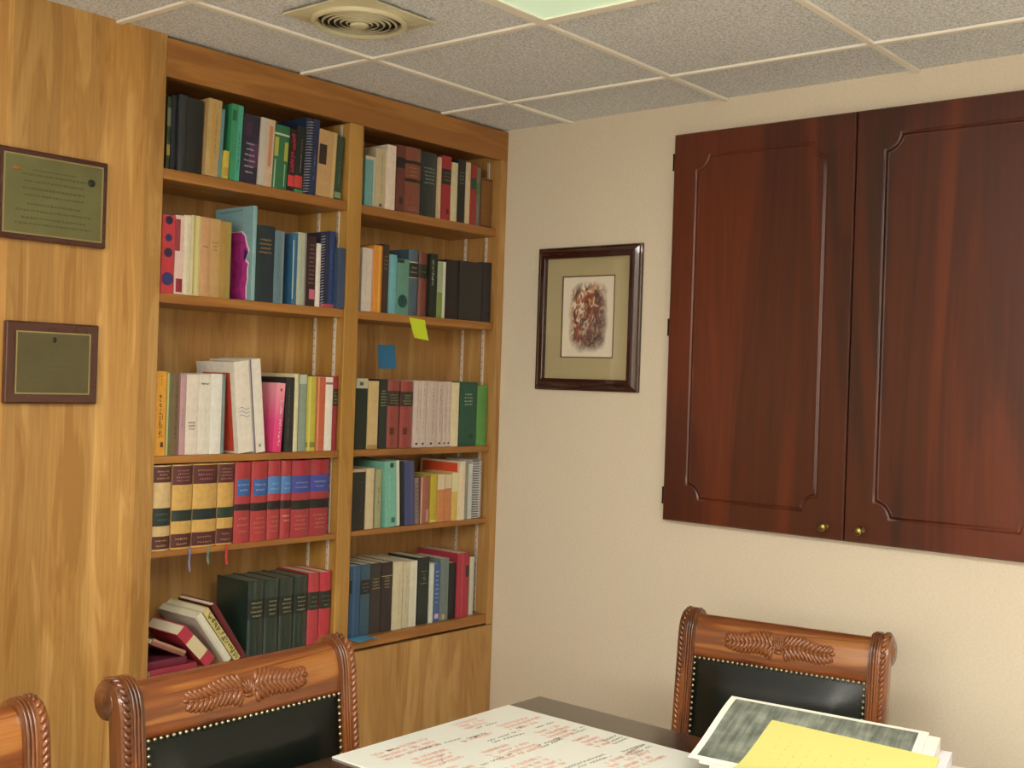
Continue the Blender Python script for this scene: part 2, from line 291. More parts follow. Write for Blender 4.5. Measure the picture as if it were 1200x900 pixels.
('R2', -0.0862, 0.0442, 0.2149, 0.024, {}, '#2b2830', 'plain black book at right end of row', ''),
('R3', -0.6746, 0.0516, 0.2284, 0.026000000000000002, {}, '#1e2a20', 'black book with white cap on spine top', 'b .86 1 #c8c4a4;b .9 .95 #55584a .3 .6'),
('R3', -0.6212, 0.0451, 0.2214, 0.024, {}, '#d4b679', 'frayed cream-tan book in front of black-green one', 'b 0 .06 #b08c50'),
('R3', -0.5685, 0.0364, 0.2281, 0.028, {}, '#26302a', 'black-green volume with gold lettering', 'g .6 .85 #9c9870 6'),
('R3', -0.5302, 0.0566, 0.2262, 0.026000000000000002, {'kind': 'law'}, '#9a3a34', 'red-brown volume with black label, left of pair', 'b .62 .84 #2a231c;g .64 .8 #7f7450 4;b .2 .3 #5a2018 .2 .5'),
('R3', -0.4696, 0.058, 0.2247, 0.026000000000000002, {'kind': 'law'}, '#a23a38', 'red volume with black label, right of pair', 'b .62 .84 #2c291e;g .64 .8 #8c8c60 4;b .2 .3 #5a2018 .2 .5'),
('R3', -0.4096, 0.0305, 0.226, 0.026000000000000002, {}, '#d9c3bb', 'slim pinkish-white volume, first right of red pair', 'v .2 .95 #8f7c7a .5 .15;b .04 .07 #2a2424 .3 .7'),
('R3', -0.377, 0.0247, 0.2267, 0.026000000000000002, {}, '#d6c2b8', 'second slim pinkish-white volume', 'v .2 .95 #8f7c7a .5 .2;b .04 .07 #2a2424 .3 .7'),
('R3', -0.3503, 0.0523, 0.2273, 0.026000000000000002, {}, '#cdb9ae', 'widest pinkish-white volume of the run', 'v .2 .95 #9c8a84 .6 .15;b .04 .07 #2a2424 .4 .6'),
('R3', -0.2959, 0.0255, 0.2256, 0.026000000000000002, {}, '#d2bbb4', 'fourth slim pinkish-white volume', 'v .2 .95 #8f7c7a .5 .2;b .04 .07 #2a2424 .3 .7'),
('R3', -0.2683, 0.0193, 0.2261, 0.026000000000000002, {}, '#d6bfb4', 'fifth slim pinkish-white volume', 'v .2 .95 #8f7c7a .5 .2;b .04 .07 #2a2424 .3 .7'),
('R3', -0.2469, 0.0181, 0.2266, 0.026000000000000002, {}, '#d8c4b8', 'sixth slim pinkish-white volume beside cream book', 'v .2 .95 #8f7c7a .5 .2;b .04 .07 #2a2424 .3 .7'),
('R3', -0.2282, 0.0357, 0.2241, 0.022, {}, '#e6d6ab', 'cream book left of the thick dark green one', ''),
('R3', -0.1837, 0.0893, 0.2279, 0.026000000000000002, {}, '#1f5844', 'thick dark green book with silver lines', 'g .62 .83 #9ab0a0 4;b .12 .18 #123a2c .6 .8'),
('R3', -0.0938, 0.0518, 0.2177, 0.024, {}, '#5da04a', 'bright green book at the right end', ''),
('R4', -0.6762, 0.0586, 0.1969, 0.028, {}, '#27281e', 'black mottled book against the divider', 'v .3 .8 #4c3c4c .7 .2;b .95 1 #c8a880'),
('R4', -0.617, 0.0372, 0.1979, 0.024, {}, '#d8c394', 'cream book right of the black mottled one', 'b 0 1 #8a7c70 .85 1'),
('R4', -0.5741, 0.0286, 0.1934, 0.028, {}, '#a8a878', 'thin mottled grey-green book', 'v .3 .7 #6b7c58 .5 .3'),
('R4', -0.5338, 0.0663, 0.218, 0.018000000000000002, {'lean': '-3', 'dep': '.19'}, '#72bea6', 'wide aqua book leaning left, white right edge', 'b 0 1 #d7dcc6 .78 1;b .9 .97 #1f4a46 .35 .6;b .06 .14 #2f6a70 .4 .65;v .3 .8 #9fd8c8 .3 .1'),
('R4', -0.4578, 0.0159, 0.2154, 0.022, {'lean': '-3'}, '#191d22', 'thin black book between aqua and blue', ''),
('R4', -0.4399, 0.0463, 0.2149, 0.022, {'lean': '-3'}, '#3c4a86', 'indigo blue book leaning toward the aqua one', 'b 0 1 #5a5470 .6 .8'),
('R4', -0.3855, 0.0184, 0.1577, 0.028, {'lean': '-3'}, '#8a7a74', 'thin grey speckled booklet', 'g .1 .9 #5a4a4a 9'),
('R4', -0.363, 0.0422, 0.1599, 0.026000000000000002, {}, '#a8604c', 'dusty rose-brown book left of yellow one', 'b 0 1 #d8b8a0 0 .12;b .04 .3 #c4988a .6 .9'),
('R4', -0.3202, 0.0302, 0.1673, 0.022, {}, '#c9b424', 'mustard yellow narrow book', 'b .02 .06 #e2d25a'),
('R4', -0.2878, 0.0362, 0.166, 0.022, {}, '#d9884a', 'orange book with cream top, left of two', 'b .68 1 #e2cdaa'),
('R4', -0.2495, 0.0324, 0.1646, 0.022, {}, '#d5824a', 'orange book with cream top, right of two', 'b .7 1 #dcc8a0'),
('R4', -0.2149, 0.0359, 0.1692, 0.022, {}, '#dfb95a', 'yellow book with pale top', 'b .6 1 #e0d8a4;b 0 1 #ecdca0 .8 1'),
('R4', -0.1785, 0.0274, 0.2073, 0.018000000000000002, {'cover': 'red2', 'dep': '.2'}, '#e8d3b0', 'tall cream book with red-orange block on cover', ''),
('R4', -0.1423, 0.0337, 0.1968, 0.022, {}, '#c9cac4', 'pale grey book beside the white spiral-bound one', 'b 0 1 #8a8c80 0 .3'),
('R4', -0.102, 0.0457, 0.2105, 0.026000000000000002, {'kind': 'spiral2'}, '#c6c2be', 'white spiral-bound book at the right end', ''),
('R5', -0.6755, 0.0458, 0.2312, 0.024, {}, '#2f5680', 'blue book with black label by the divider', 'b .62 .8 #101820 0 .2;b 0 1 #3c6690 .3 .5'),
('R5', -0.6261, 0.041, 0.2316, 0.026000000000000002, {}, '#35586a', 'teal-blue book with black label', 'b .58 .78 #1c1f1c;g .6 .75 #6c6a50 3'),
('R5', -0.5832, 0.0472, 0.2302, 0.026000000000000002, {}, '#3a302e', 'black-brown book with gilt lettering, left of pair', 'g .62 .8 #a08c60 4'),
('R5', -0.5354, 0.0488, 0.2287, 0.024, {}, '#352a2a', 'black-brown book with gilt lettering, right of pair', 'g .62 .8 #a08c60 4;b .8 .81 #c8b890'),
('R5', -0.4859, 0.0441, 0.2273, 0.02, {'dep': '.19'}, '#d6cba4', 'first cream book, touching the black-brown pair', 'v .2 .8 #b0a684 .6 .1'),
('R5', -0.4379, 0.0298, 0.2223, 0.022, {'dep': '.19'}, '#cfc6a4', 'middle cream book of three', 'v .2 .8 #a8a080 .5 .15'),
('R5', -0.4075, 0.0322, 0.2226, 0.02, {'dep': '.19'}, '#ded9c0', 'third cream book with pale right edge', 'b 0 1 #e8e6da .7 1'),
('R5', -0.3633, 0.0526, 0.2292, 0.026000000000000002, {}, '#26302b', 'black-green book with fine gold bands', 'g .6 .62 #a8a080 1;g .78 .8 #a8a080 1;v .65 .75 #6c7a5c .5 .4'),
('R5', -0.3101, 0.0155, 0.205, 0.018000000000000002, {}, '#d8dcc8', 'thin white book left of the blue one', ''),
('R5', -0.2904, 0.0275, 0.2025, 0.02, {}, '#3c62a4', 'blue book with pink mark near its base', 'g .3 .9 #a0b8d8 8;b .06 .14 #d8b0d8 .2 .9'),
('R5', -0.2586, 0.043, 0.217, 0.022, {}, '#6f807c', 'grey-green book with small gold foot mark', 'b .02 .1 #c8b070 .3 .6;v .3 .9 #8898a0 .3 .1'),
('R5', -0.2114, 0.0347, 0.1973, 0.024, {}, '#1c2020', 'black book beside the tall red one', ''),
('R5', -0.176, 0.0598, 0.228, 0.018000000000000002, {'dep': '.2'}, '#bb2c42', 'tall red book with black label', 'b .62 .8 #3a2620 .7 1;b 0 1 #d04a58 .35 .45'),
('R5', -0.103, 0.0227, 0.208, 0.026000000000000002, {}, '#cfcdb4', 'thin white book at the right end', ''),
]
# ------------------------------------------------------------------ materials of the room
OAK_PANEL = wood('oak_panel', ('#a5763a', '#bf9150', '#d2a869'), 'z', rough=.38, coat=.2, plank=.123, contrast=.55, fine=.75, plank_var=.2, fig=1.7)
OAK = wood('oak', ('#9c6e38', '#b88c52', '#cba36a'), 'z', rough=.42, coat=.15, plank=.09, contrast=.8, plank_var=.1)
OAK_X = wood('oak_x', ('#875524', '#9c6830', '#b27d3e'), 'x', rough=.42, coat=.15, contrast=.8)
OAK_EDGE = wood('oak_edge', ('#96682c', '#b08540', '#c29650'), 'z', rough=.35, coat=.3, contrast=.6)
CHERRY = wood('cherry', ('#32130a', '#4e1d0d', '#6c2e13'), 'z', rough=.36, coat=.18, contrast=.68, scale=.45, bump=.05)
WALNUT = mat('#43190f', .25, coat=.5, var=.12, bscale=18)
CHAIRW = wood('chair_wood', ('#4a220d', '#78401a', '#a0662c'), 'x', rough=.28, coat=.5, contrast=.9, scale=1.4, bump=.05)
CHAIRV = wood('chair_wood_v', ('#4a2812', '#744122', '#965c2e'), 'z', rough=.28, coat=.5, contrast=.5, scale=1.4, bump=.05)
CARVE = mat('#784420', .35, coat=.25, var=.12, bscale=60)
DARKTAB = wood('table_wood', ('#1c0f09', '#2c1a10', '#3c2718'), 'x', rough=.16, coat=.8, contrast=.6, bump=.0)
LEATHER = mat('#0a110e', .3, spec=.4, bump=.25, bscale=350)
NAIL = mat('#b5ad8c', .3, metal=.9)
BRASS = mat('#94804e', .3, metal=1)
STEEL = mat('#eae6dc', .3, metal=.5)
DARK = mat('#15110e', .8)
PAPERC = mat('#d9cfb2', .8, var=.06, bscale=400)

def wall_mat():
    m = bpy.data.materials.new('wallcovering'); m.use_nodes = True; nt = m.node_tree; b = nt.nodes['Principled BSDF']; L = nt.links.new
    tc = nt.nodes.new('ShaderNodeTexCoord')
    def nz(sc, det, scale=(1,1,1)):
        mp = nt.nodes.new('ShaderNodeMapping'); mp.inputs['Scale'].default_value = scale
        n = nt.nodes.new('ShaderNodeTexNoise'); n.inputs['Scale'].default_value = sc; n.inputs['Detail'].default_value = det
        L(tc.outputs['Object'], mp.inputs[0]); L(mp.outputs[0], n.inputs['Vector']); return n
    a = nz(330, 3, (1, 1, .4)); c = nz(260, 2, (1, .4, 1)); d = nz(1.2, 2)
    ad = nt.nodes.new('ShaderNodeMath'); ad.operation = 'ADD'; L(a.outputs['Fac'], ad.inputs[0]); L(c.outputs['Fac'], ad.inputs[1])
    r = ramp(nt, [(.7, '#c9bb96'), (1.0, '#d6c8a4')]); 
    mr = nt.nodes.new('ShaderNodeMapRange'); mr.inputs['From Min'].default_value = .6; mr.inputs['From Max'].default_value = 1.4
    L(ad.outputs[0], mr.inputs['Value']); r2 = ramp(nt, [(.2, '#d3c7b3'), (.8, '#dbd0bd')]); L(mr.outputs[0], r2.inputs[0])
    L(r2.outputs[0], b.inputs['Base Color']); b.inputs['Roughness'].default_value = .6; b.inputs['Specular IOR Level'].default_value = .3
    bp = nt.nodes.new('ShaderNodeBump'); bp.inputs['Strength'].default_value = .16; bp.inputs['Distance'].default_value = .001
    L(ad.outputs[0], bp.inputs['Height']); L(bp.outputs[0], b.inputs['Normal']); return m
WALLM = wall_mat()
def tile_mat():
    m = bpy.data.materials.new('acoustic_tile'); m.use_nodes = True; nt = m.node_tree; b = nt.nodes['Principled BSDF']; L = nt.links.new
    tc = nt.nodes.new('ShaderNodeTexCoord'); n = nt.nodes.new('ShaderNodeTexNoise'); n.inputs['Scale'].default_value = 130; n.inputs['Detail'].default_value = 4
    v = nt.nodes.new('ShaderNodeTexNoise'); v.inputs['Scale'].default_value = 210; v.inputs['Detail'].default_value = 2
    L(tc.outputs['Object'], n.inputs['Vector']); L(tc.outputs['Object'], v.inputs['Vector'])
    ad = nt.nodes.new('ShaderNodeMath'); ad.operation = 'ADD'; L(n.outputs['Fac'], ad.inputs[0]); L(v.outputs['Fac'], ad.inputs[1])
    mr = nt.nodes.new('ShaderNodeMapRange'); mr.inputs['From Min'].default_value = .75; mr.inputs['From Max'].default_value = 1.25; L(ad.outputs[0], mr.inputs['Value'])
    r = ramp(nt, [(.1, '#bec1c4'), (.5, '#dfe2e6'), (.9, '#f2f5f8')]); L(mr.outputs[0], r.inputs[0]); L(r.outputs[0], b.inputs['Base Color'])
    b.inputs['Roughness'].default_value = .9
    bp = nt.nodes.new('ShaderNodeBump'); bp.inputs['Strength'].default_value = .8; bp.inputs['Distance'].default_value = .003
    L(ad.outputs[0], bp.inputs['Height']); L(bp.outputs[0], b.inputs['Normal']); return m
TILEM = tile_mat()
GRIDM = mat('#f6f1e6', .4)
CARPET = mat('#c6c2b8', .95, var=.2, bscale=300, bump=.6)

# ------------------------------------------------------------------ room shell
XW, YW = -4.95, -4.4          # far walls, behind the camera
ZC = 2.44
def struct(name, m, *boxes):
    o = quick(name, m, None, *boxes); o['kind'] = 'structure'; return o
struct('floor', CARPET, (XW, .3, YW, .3, -.05, 0))
struct('wall_left', OAK_PANEL, (XW, -1.42, 0, .3, 0, 2.46))
struct('wall_right', WALLM, (0, .12, YW, .3, 0, 2.46))
struct('wall_back', mat('#ded4bf', .7), (XW, .0, YW-.1, YW, 0, 2.46))
struct('wall_side', mat('#ded4bf', .7), (XW-.1, XW, YW-.1, .3, 0, 2.46))
struct('trim_1', OAK_X, (XW, .0, .25, .3, 0, 2.46))
quick_ceiling = struct('ceiling', TILEM, (XW, .12, YW, .3, ZC+.008, ZC+.05))

# suspended grid: lines measured on the ceiling, 2 ft module
T = .6096; GA = .0190; GX, GY = -.9509, -.3054
def gp(i, j):
    u, v = i*T, -j*T
    return (GX+u*math.cos(GA)-v*math.sin(GA), GY+u*math.sin(GA)+v*math.cos(GA))
def bar(b, p, q, w=.0165, z0=ZC-.0015, z1=ZC+.006):
    p, q = Vector(p), Vector(q); d = (q-p).normalized(); n = Vector((-d.y, d.x))*w/2
    vs = [(*(p+n), z0), (*(p-n), z0), (*(q-n), z0), (*(q+n), z0), (*(p+n), z1), (*(p-n), z1), (*(q-n), z1), (*(q+n), z1)]
    b.add(vs, [(0,1,2,3), (7,6,5,4), (0,4,5,1), (1,5,6,2), (2,6,7,3), (3,7,4,0)])
def clip(p, q):
    p, q = Vector(p), Vector(q); t0, t1 = 0, 1; d = q-p
    for a, lo, hi in ((0, XW, -.001), (1, YW, -.001)):
        if abs(d[a]) < 1e-9: continue
        s = sorted(((lo-p[a])/d[a], (hi-p[a])/d[a])); t0 = max(t0, s[0]); t1 = min(t1, s[1])
    return p+d*t0, p+d*t1
g = MB()
for j in range(0, 7): bar(g, *clip(gp(-8, j), gp(4, j)))
for i in range(-6, 2): bar(g, *clip(gp(i, -3), gp(i, 9)), z0=ZC-.0011)
g.build('trim_2', GRIDM)['kind'] = 'structure'

# ------------------------------------------------------------------ recessed fluorescent troffers
def lens_mat(strength, col):
    m = bpy.data.materials.new('lens'); m.use_nodes = True; nt = m.node_tree; b = nt.nodes['Principled BSDF']
    b.inputs['Base Color'].default_value = lin('#cfe6c8'); b.inputs['Roughness'].default_value = .3
    b.inputs['Emission Color'].default_value = col; b.inputs['Emission Strength'].default_value = strength
    return m
def troffer(i, j, L, strength, label, col=(1, .93, .80, 1), di=1, dj=2, name='ceiling_light'):
    a = Vector(gp(i, j)); ux = Vector((math.cos(GA), math.sin(GA))); uy = Vector((-math.sin(GA), math.cos(GA)))
    c = a+ux*(T*di/2)-uy*(T*dj/2); w, h = T*di/2-.013, T*dj/2-.013
    r = empty(name, (c.x, c.y, ZC), GA); tag(r, label, 'ceiling light', 'ceiling lights')
    b = MB()
    for q in ((-w, -w+.018, -h, h), (w-.018, w, -h, h), (-w+.018, w-.018, -h, -h+.018), (-w+.018, w-.018, h-.018, h)): b.box(*q, -.004, .006)
    b.build('frame', GRIDM, r)
    b = MB(); b.box(-w+.018, w-.018, -h+.018, h-.018, .0, .006); b.build('diffuser', lens_mat(strength, col), r)
    return r

# ------------------------------------------------------------------ air vent
t = empty('ceiling_vent', (-1.236, -.566, ZC-.003), GA)
tag(t, 'square ceiling air vent with round louvred rings', 'vent')
VM = mat('#cfc8a8', .35)
b = MB()
# square plate dished towards a round throat
n = 48; R0 = .118; h = .135
outer = []; inner = []
for k in range(n):
    q = 2*PI*k/n; c_, s_ = math.cos(q), math.sin(q); m_ = max(abs(c_), abs(s_))
    outer.append((h*c_/m_, h*s_/m_, 0)); inner.append((R0*c_, R0*s_, -.006))
b.add(outer+inner, [(k, (k+1) % n, n+(k+1) % n, n+k) for k in range(n)])
b.add([(x, y, .004) for x, y, z in outer]+outer, [(k, (k+1) % n, n+(k+1) % n, n+k) for k in range(n)])
b.build('plate', VM, t)
b = MB(); b.lathe([(R0+.002, -.006), (R0+.003, -.012), (R0-.006, -.018), (R0-.014, -.010), (R0-.014, .0), (R0-.006, .0)], n=48, ring=True); b.build('rim', VM, t)
for r_ in (.092, .077, .062, .047, .032):
    b = MB(); b.lathe([(r_+.002, -.0105), (r_+.003, -.0112), (r_-.001, -.0155), (r_-.002, -.0148)], n=40, ring=True); b.build('louvre_ring', VM, t)
b = MB(); b.lathe([(.001, -.02), (.02, -.0205), (.024, -.018), (.024, -.012), (.001, -.011)], n=24); b.build('centre_cap', VM, t)
b = MB(); b.lathe([(.001, .0015), (.108, .0015), (.108, .0025), (.001, .0025)], n=32); b.build('throat', mat('#2a261c', .9), t)  # dark disc, its colour stands in for the shade between the rings

# ------------------------------------------------------------------ built-in bookcase
bc = empty('bookcase', (-.71, 0, 0)); tag(bc, 'tall built-in oak bookcase with two bays of crowded shelves', 'bookcase')
def bpart(name, m, *boxes, bevel=0):
    o = quick(name, m, None, *boxes, bevel=bevel); o.parent = bc; o.location = (.71, 0, 0); return o
XL0, XL1, XR0, XR1 = -1.419, -.7565, -.6985, -.036
YB = .245
bpart('header', OAK_X, (XL0, -.001, 0, .02, 2.335, 2.44))
bpart('side_panel', OAK, (XL0-.018, XL0, .0205, YB, 0, 2.35))
bpart('back_panel', OAK, (XL0, -.001, YB, YB+.004, .0, 2.44))
bpart('top_panel', OAK_X, (XL0, -.001, .0205, YB, 2.350, 2.368))
bpart('side_panel', OAK, (XR1, -.001, .0, YB, .659, 2.335), (XR1, -.001, .0205, YB, 2.335, 2.35))
bpart('divider', OAK_EDGE, (XL1, XR0, 0, YB, .66, 2.335), bevel=.003)
bpart('base_panel', OAK, (XL0, -.001, .001, .02, .0, .655))
for z, th in ((2.088, .03), (1.749, .027), (1.304, .022), (1.043, .018)):
    bpart('shelf', OAK_X, (XL0+.001, XL1-.0005, .004, YB-.001, z-th, z), bevel=.003)
    bpart('shelf', OAK_X, (XR0+.0005, XR1-.0005, .012, YB-.001, z-th, z), bevel=.003)
bpart('shelf', OAK_X, (XL0+.001, XL1-.0005, .0, YB-.001, .664, .697), bevel=.002)
bpart('shelf', OAK_X, (XR0+.0005, XR1-.0005, .0, YB-.001, .664, .697), bevel=.002)
for x in (XL1, XR1):
    for y in ((.042, .137) if x < -.5 else (.058, .16)):
        s = bpart('shelf_standard', STEEL, (x-.0045, x-.0003, y-.0048, y+.0048, .70, 2.33))
        b = MB()
        zz = .715
        while zz < 2.31: b.box(x-.0048, x-.0044, y-.0012, y+.0012, zz, zz+.005); zz += .0254
        b.build('slots', DARK, s)

# ------------------------------------------------------------------ books
def spine_y(u, bulge): return bulge*(2*u-1)**2
def patch(b, w, bulge, z0, z1, u0, u1, off=.0005, n=6):
    vs = []
    for k in range(n+1):
        u = u0+(u1-u0)*k/n; y = spine_y(u, bulge)-off
        vs += [(u*w, y, z0), (u*w, y, z1)]
    b.add(vs, [(2*k, 2*k+2, 2*k+3, 2*k+1) for k in range(n)])
BAY = {'L': 'left bay', 'R': 'right bay'}
ROW = {'1': 'top shelf', '2': 'second shelf', '3': 'third shelf', '4': 'fourth shelf', '5': 'bottom shelf'}
ZS = {'1': 2.088, '2': 1.749, '3': 1.304, '4': 1.043, '5': .697}
def cover_mesh(w, d, h, bulge, t):
    N = 8; out = [(u/N*w, spine_y(u/N, bulge)) for u in range(N+1)]
    inn = [(t+(w-2*t)*u/N, spine_y(u/N, bulge)+t) for u in range(N+1)]
    prof = out+[(w, d), (w-t, d)]+inn[::-1]+[(t, d), (0, d)]
    b = MB(); b.extrude_z(prof, 0, h); return b
BOOKN = 0
def dull(hx, sat=.84, val=.95):
    c = [int(hx[i:i+2], 16) for i in (1, 3, 5)]; g_ = sum(c)/3
    return '#%02x%02x%02x' % tuple(max(0, min(255, int((g_+(q-g_)*sat)*val))) for q in c)
def make_book(w, d, h, hexc, deco, law=False, spiral=None, name=None, pages=None):
    hexc = dull(hexc); deco = re.sub('#[0-9a-f]{6}', lambda m_: dull(m_.group(0)), deco)
    bulge = min(.007, .28*w) if law else min(.0012, .1*w)
    t = min(.0028, w*.22)
    rg = .33 if law else .5
    cm = mat(hexc, rg, var=.07, bscale=60) if not law else mat(hexc, .28, var=.1, bscale=70, coat=.4)
    if spiral:
        bulge = 0
        half = spiral == 'spiral'
        xs = w*.5 if half else w-t*.6
        b = MB(); b.box(0, t*.6, .007, d, 0, h)
        if half: b.bbox(xs, w, .002, d, 0, h, r=.001)
        else: b.box(xs, w, .007, d, 0, h)
        root = b.build(name or 'spiral_bound_book', cm)
        b = MB(); b.box(t*.6+.0002, xs-.0002, .009, d-.002, .001, h-.001); b.build('page_block', mat('#7d7d80', .8) if not half else mat('#3c4050', .8), root)
        b = MB(); z = .006; r = xs*.46
        while z < h-.005:
            b.tube([(xs/2+r*math.cos(2*PI*k/10), .0045+r*.9*math.sin(2*PI*k/10), z+.0022*math.cos(2*PI*k/10)) for k in range(10)], .0012, 4, closed=True); z += .0085
        b.build('spiral_binding', mat('#a9adbd', .35, metal=.5) if half else mat('#efecec', .4), root)
    else:
        b = cover_mesh(w, d, h, bulge, t); root = b.build(name or 'book', cm)
        e = .003 if law else .0012
        b = MB(); b.box(t+.0001, w-t-.0001, t+bulge+.0001, d-e, e*.5, h-e); b.build('page_block', mat(pages, .8) if pages else PAPERC, root)
    rnd = random.Random(int(w*1e5)+int(h*1e4))
    bands = 0
    for it in [q for q in deco.split(';') if q.strip()]:
        a = it.split(); k = a[0]
        if k == 'b':
            z0, z1 = float(a[1])*h, float(a[2])*h
            if z1-z0 < .0002: continue
            u0, u1 = (float(a[4]), float(a[5])) if len(a) > 5 else (.0, 1.)
            bands += 1
            b = MB(); patch(b, w, bulge, z0, z1, u0, u1, .0004+.0001*bands); b.build('spine_band', mat(a[3], .45), root)
        elif k == 'c':
            z0, z1 = float(a[1])*h, float(a[2])*h; b = MB(); n = 20; c = (z0+z1)/2; r = (z1-z0)/2
            vs = [(w/2+max(-w*.48, min(w*.48, r*math.cos(2*PI*q/n))), spine_y(.5, bulge)-.0006, c+r*math.sin(2*PI*q/n)) for q in range(n)]
            b.add(vs, [list(range(n))]); b.build('spine_emblem', mat(a[3], .45), root)
        elif k == 'g':      # worn illegible lines of lettering across the spine
            z0, z1, n = float(a[1])*h, float(a[2])*h, int(a[4]); b = MB()
            for q in range(n):
                zc = z0+(z1-z0)*(q+.5)/n; lh = min(.003, (z1-z0)/n*.4)
                half = rnd.uniform(.22, .36); u = .5-half
                while u < .5+half-.04:
                    du = rnd.uniform(.03, .08); patch(b, w, bulge, zc-lh*rnd.uniform(.4, 1), zc+lh*rnd.uniform(.4, 1), u, min(u+du, .5+half), .0012, 1); u += du+.03
            if b.v: b.build('spine_lettering', mat(a[3], .4), root)
        elif k == 'v':      # worn lettering running up the spine
            z0, z1, uc, uw = float(a[1])*h, float(a[2])*h, float(a[4]), float(a[5]); b = MB(); z = z0
            while z < z1:
                dz = rnd.uniform(.0015, .0035)
                for s_ in range(2):
                    if rnd.random() < .75:
                        o = rnd.uniform(-.5, .1)*uw; patch(b, w, bulge, z, min(z+dz, z1), uc+o, uc+o+uw*rnd.uniform(.3, .6), .0012, 1)
                z += dz+(.0012 if rnd.random() < .8 else .005)
            if b.v: b.build('spine_lettering', mat(a[3], .4), root)
    return root

def side_decal(root, name, pts, m, x=-.0005):
    b = MB(); b.add([(x, y, z) for y, z in pts], [list(range(len(pts)))]); return b.build(name, m, root)

for (row, x0, w, h, s, o, hexc, look, deco) in BOOKS:
    law = o.get('kind') == 'law'; spiral = o.get('kind') if o.get('kind', '').startswith('spiral') else None
    rb = random.Random(int(abs(x0)*1e4))
    d = float(o.get('dep', 0)) or min(.2, max(.13, h*.68))+rb.uniform(-.01, .01)
    if row in ('R1', 'R2', 'R3', 'R4', 'R5', 'L1', 'L2', 'L3', 'L4', 'L5'): d = min(d, YB-.003-s)
    lean = math.radians(float(o.get('lean', 0)))
    W = w/math.cos(lean)
    nm = 'booklet' if 'booklet' in look else 'box_file' if 'box file' in look else None
    root = make_book(W, d, h, hexc, deco, law, spiral, nm, o.get('pg'))
    z = ZS[row[1]]
    root.location = (x0, s, z+(W*math.sin(lean) if lean > 0 else 0)+.0003); root.rotation_euler = (0, lean, 0)
    pos = ROW[row[1]]+' of '+BAY[row[0]]
    tag(root, look+', '+pos, 'box' if nm == 'box_file' else 'book', 'books on the '+ROW[row[1]]+' of the '+BAY[row[0]])
    c = o.get('cover')
    if c == 'blue':
        P = [(.02, .01), (.02, .86), (.03, .70), (.055, .80), (.07, .62), (.06, .57), (.10, .56), (.105, .36), (.085, .30), (.12, .20), (.10, .03)]
        def sc(k, pts): return [(y*k, z_*h*.80) for y, z_ in pts]
        J = [(.004, .01), (.004, .80), (.016, .78), (.03, .66), (.028, .60), (.052, .50), (.034, .40), (.026, .38), (.036, .30), (.03, .25), (.04, .12), (.052, .04), (.11, .02), (.15, .02), (.15, .01)]
        # magenta figure with torn white outline, filling the lower back of the cover
        edge = [(.020, .02), (.022, .16), (.016, .24), (.018, .34), (.014, .40), (.030, .44), (.012, .53), (.024, .60), (.034, .70), (.05, .74), (.15, .74), (.15, .02)]
        side_decal(root, 'cover_outline', [(y, z_*h) for y, z_ in edge], mat('#e8dfe4', .5), -.0004)
        side_decal(root, 'cover_picture', [(y+.005 if y < .14 else y, max(.0, z_-.012)*h) for y, z_ in edge], mat('#b23588', .5, var=.35, bscale=45), -.0008)
        side_decal(root, 'cover_picture', [(.020, .50*h), (.036, .56*h), (.04, .44*h), (.033, .42*h)], mat('#45246c', .5), -.0012)
        side_decal(root, 'cover_title', [(.05, .955*h), (.16, .94*h), (.16, .965*h), (.05, .975*h)], mat('#6d8f94', .5), -.0012)
    elif c == 'red':
        side_decal(root, 'cover_picture', [(.022, .02*h), (.022, .88*h), (d-.03, .88*h), (d-.03, .02*h)], mat('#c84a34', .5, var=.1, bscale=30))
        lg = MB()
        for k in range(3):
            z_ = .40*h+k*.011
            lg.add([(W*.15+W*.7*q/8, -.0014, z_+.004*math.sin(q/8*2*PI)+.0016*e) for q in range(9) for e in (0, 1)], [(2*q, 2*q+2, 2*q+3, 2*q+1) for q in range(8)])
        lg.build('spine_emblem', mat('#4a6aa0', .5), root)
    elif c == 'pink':
        m = bpy.data.materials.new('cover'); m.use_nodes = True; nt = m.node_tree
        tc = nt.nodes.new('ShaderNodeTexCoord'); sp = nt.nodes.new('ShaderNodeSeparateXYZ'); mr = nt.nodes.new('ShaderNodeMapRange'); mr.inputs['From Max'].default_value = h
        r = ramp(nt, [(0, '#dc3a78'), (.45, '#e0508a'), (.95, '#e79aa8')])
        nt.links.new(tc.outputs['Object'], sp.inputs[0]); nt.links.new(sp.outputs[2], mr.inputs['Value']); nt.links.new(mr.outputs[0], r.inputs[0]); nt.links.new(r.outputs[0], nt.nodes['Principled BSDF'].inputs['Base Color'])
        root.data.materials[0] = m
    elif c == 'red2':
        side_decal(root, 'cover_picture', [(.014, .76*h), (.014, .97*h), (d-.012, .97*h), (d-.012, .76*h)], mat('#d8502e', .5))
        side_decal(root, 'cover_picture', [(.014, .72*h), (.014, .80*h), (d-.012, .80*h), (d-.012, .72*h)], mat('#c99a3c', .5), -.0009)
    rb_ = o.get('ribbon')
    if rb_ is not None:
        xx, zb, cc = ((-1.298, .978, '#7c7a9c'), (-1.237, .993, '#6f8672'), (-1.174, .986, '#c03a3a'))[int(rb_)]
        lx = xx-x0; q = MB(); ww = .0035
        path = [(s+.02, .0006), (s, .0006), (.0015, .0008), (-.001, -.004), (-.0015, -.02), (.0005, (zb-z)*.6), (-.001, zb-z)]
        q.add([(lx+e*ww+(.002 if i > 5 else 0), y-s, zz) for i, (y, zz) in enumerate(path) for e in (-1, 1)], [(2*i, 2*i+1, 2*i+3, 2*i+2) for i in range(len(path)-1)])
        q.build('ribbon_bookmark', mat(cc, .6), root)

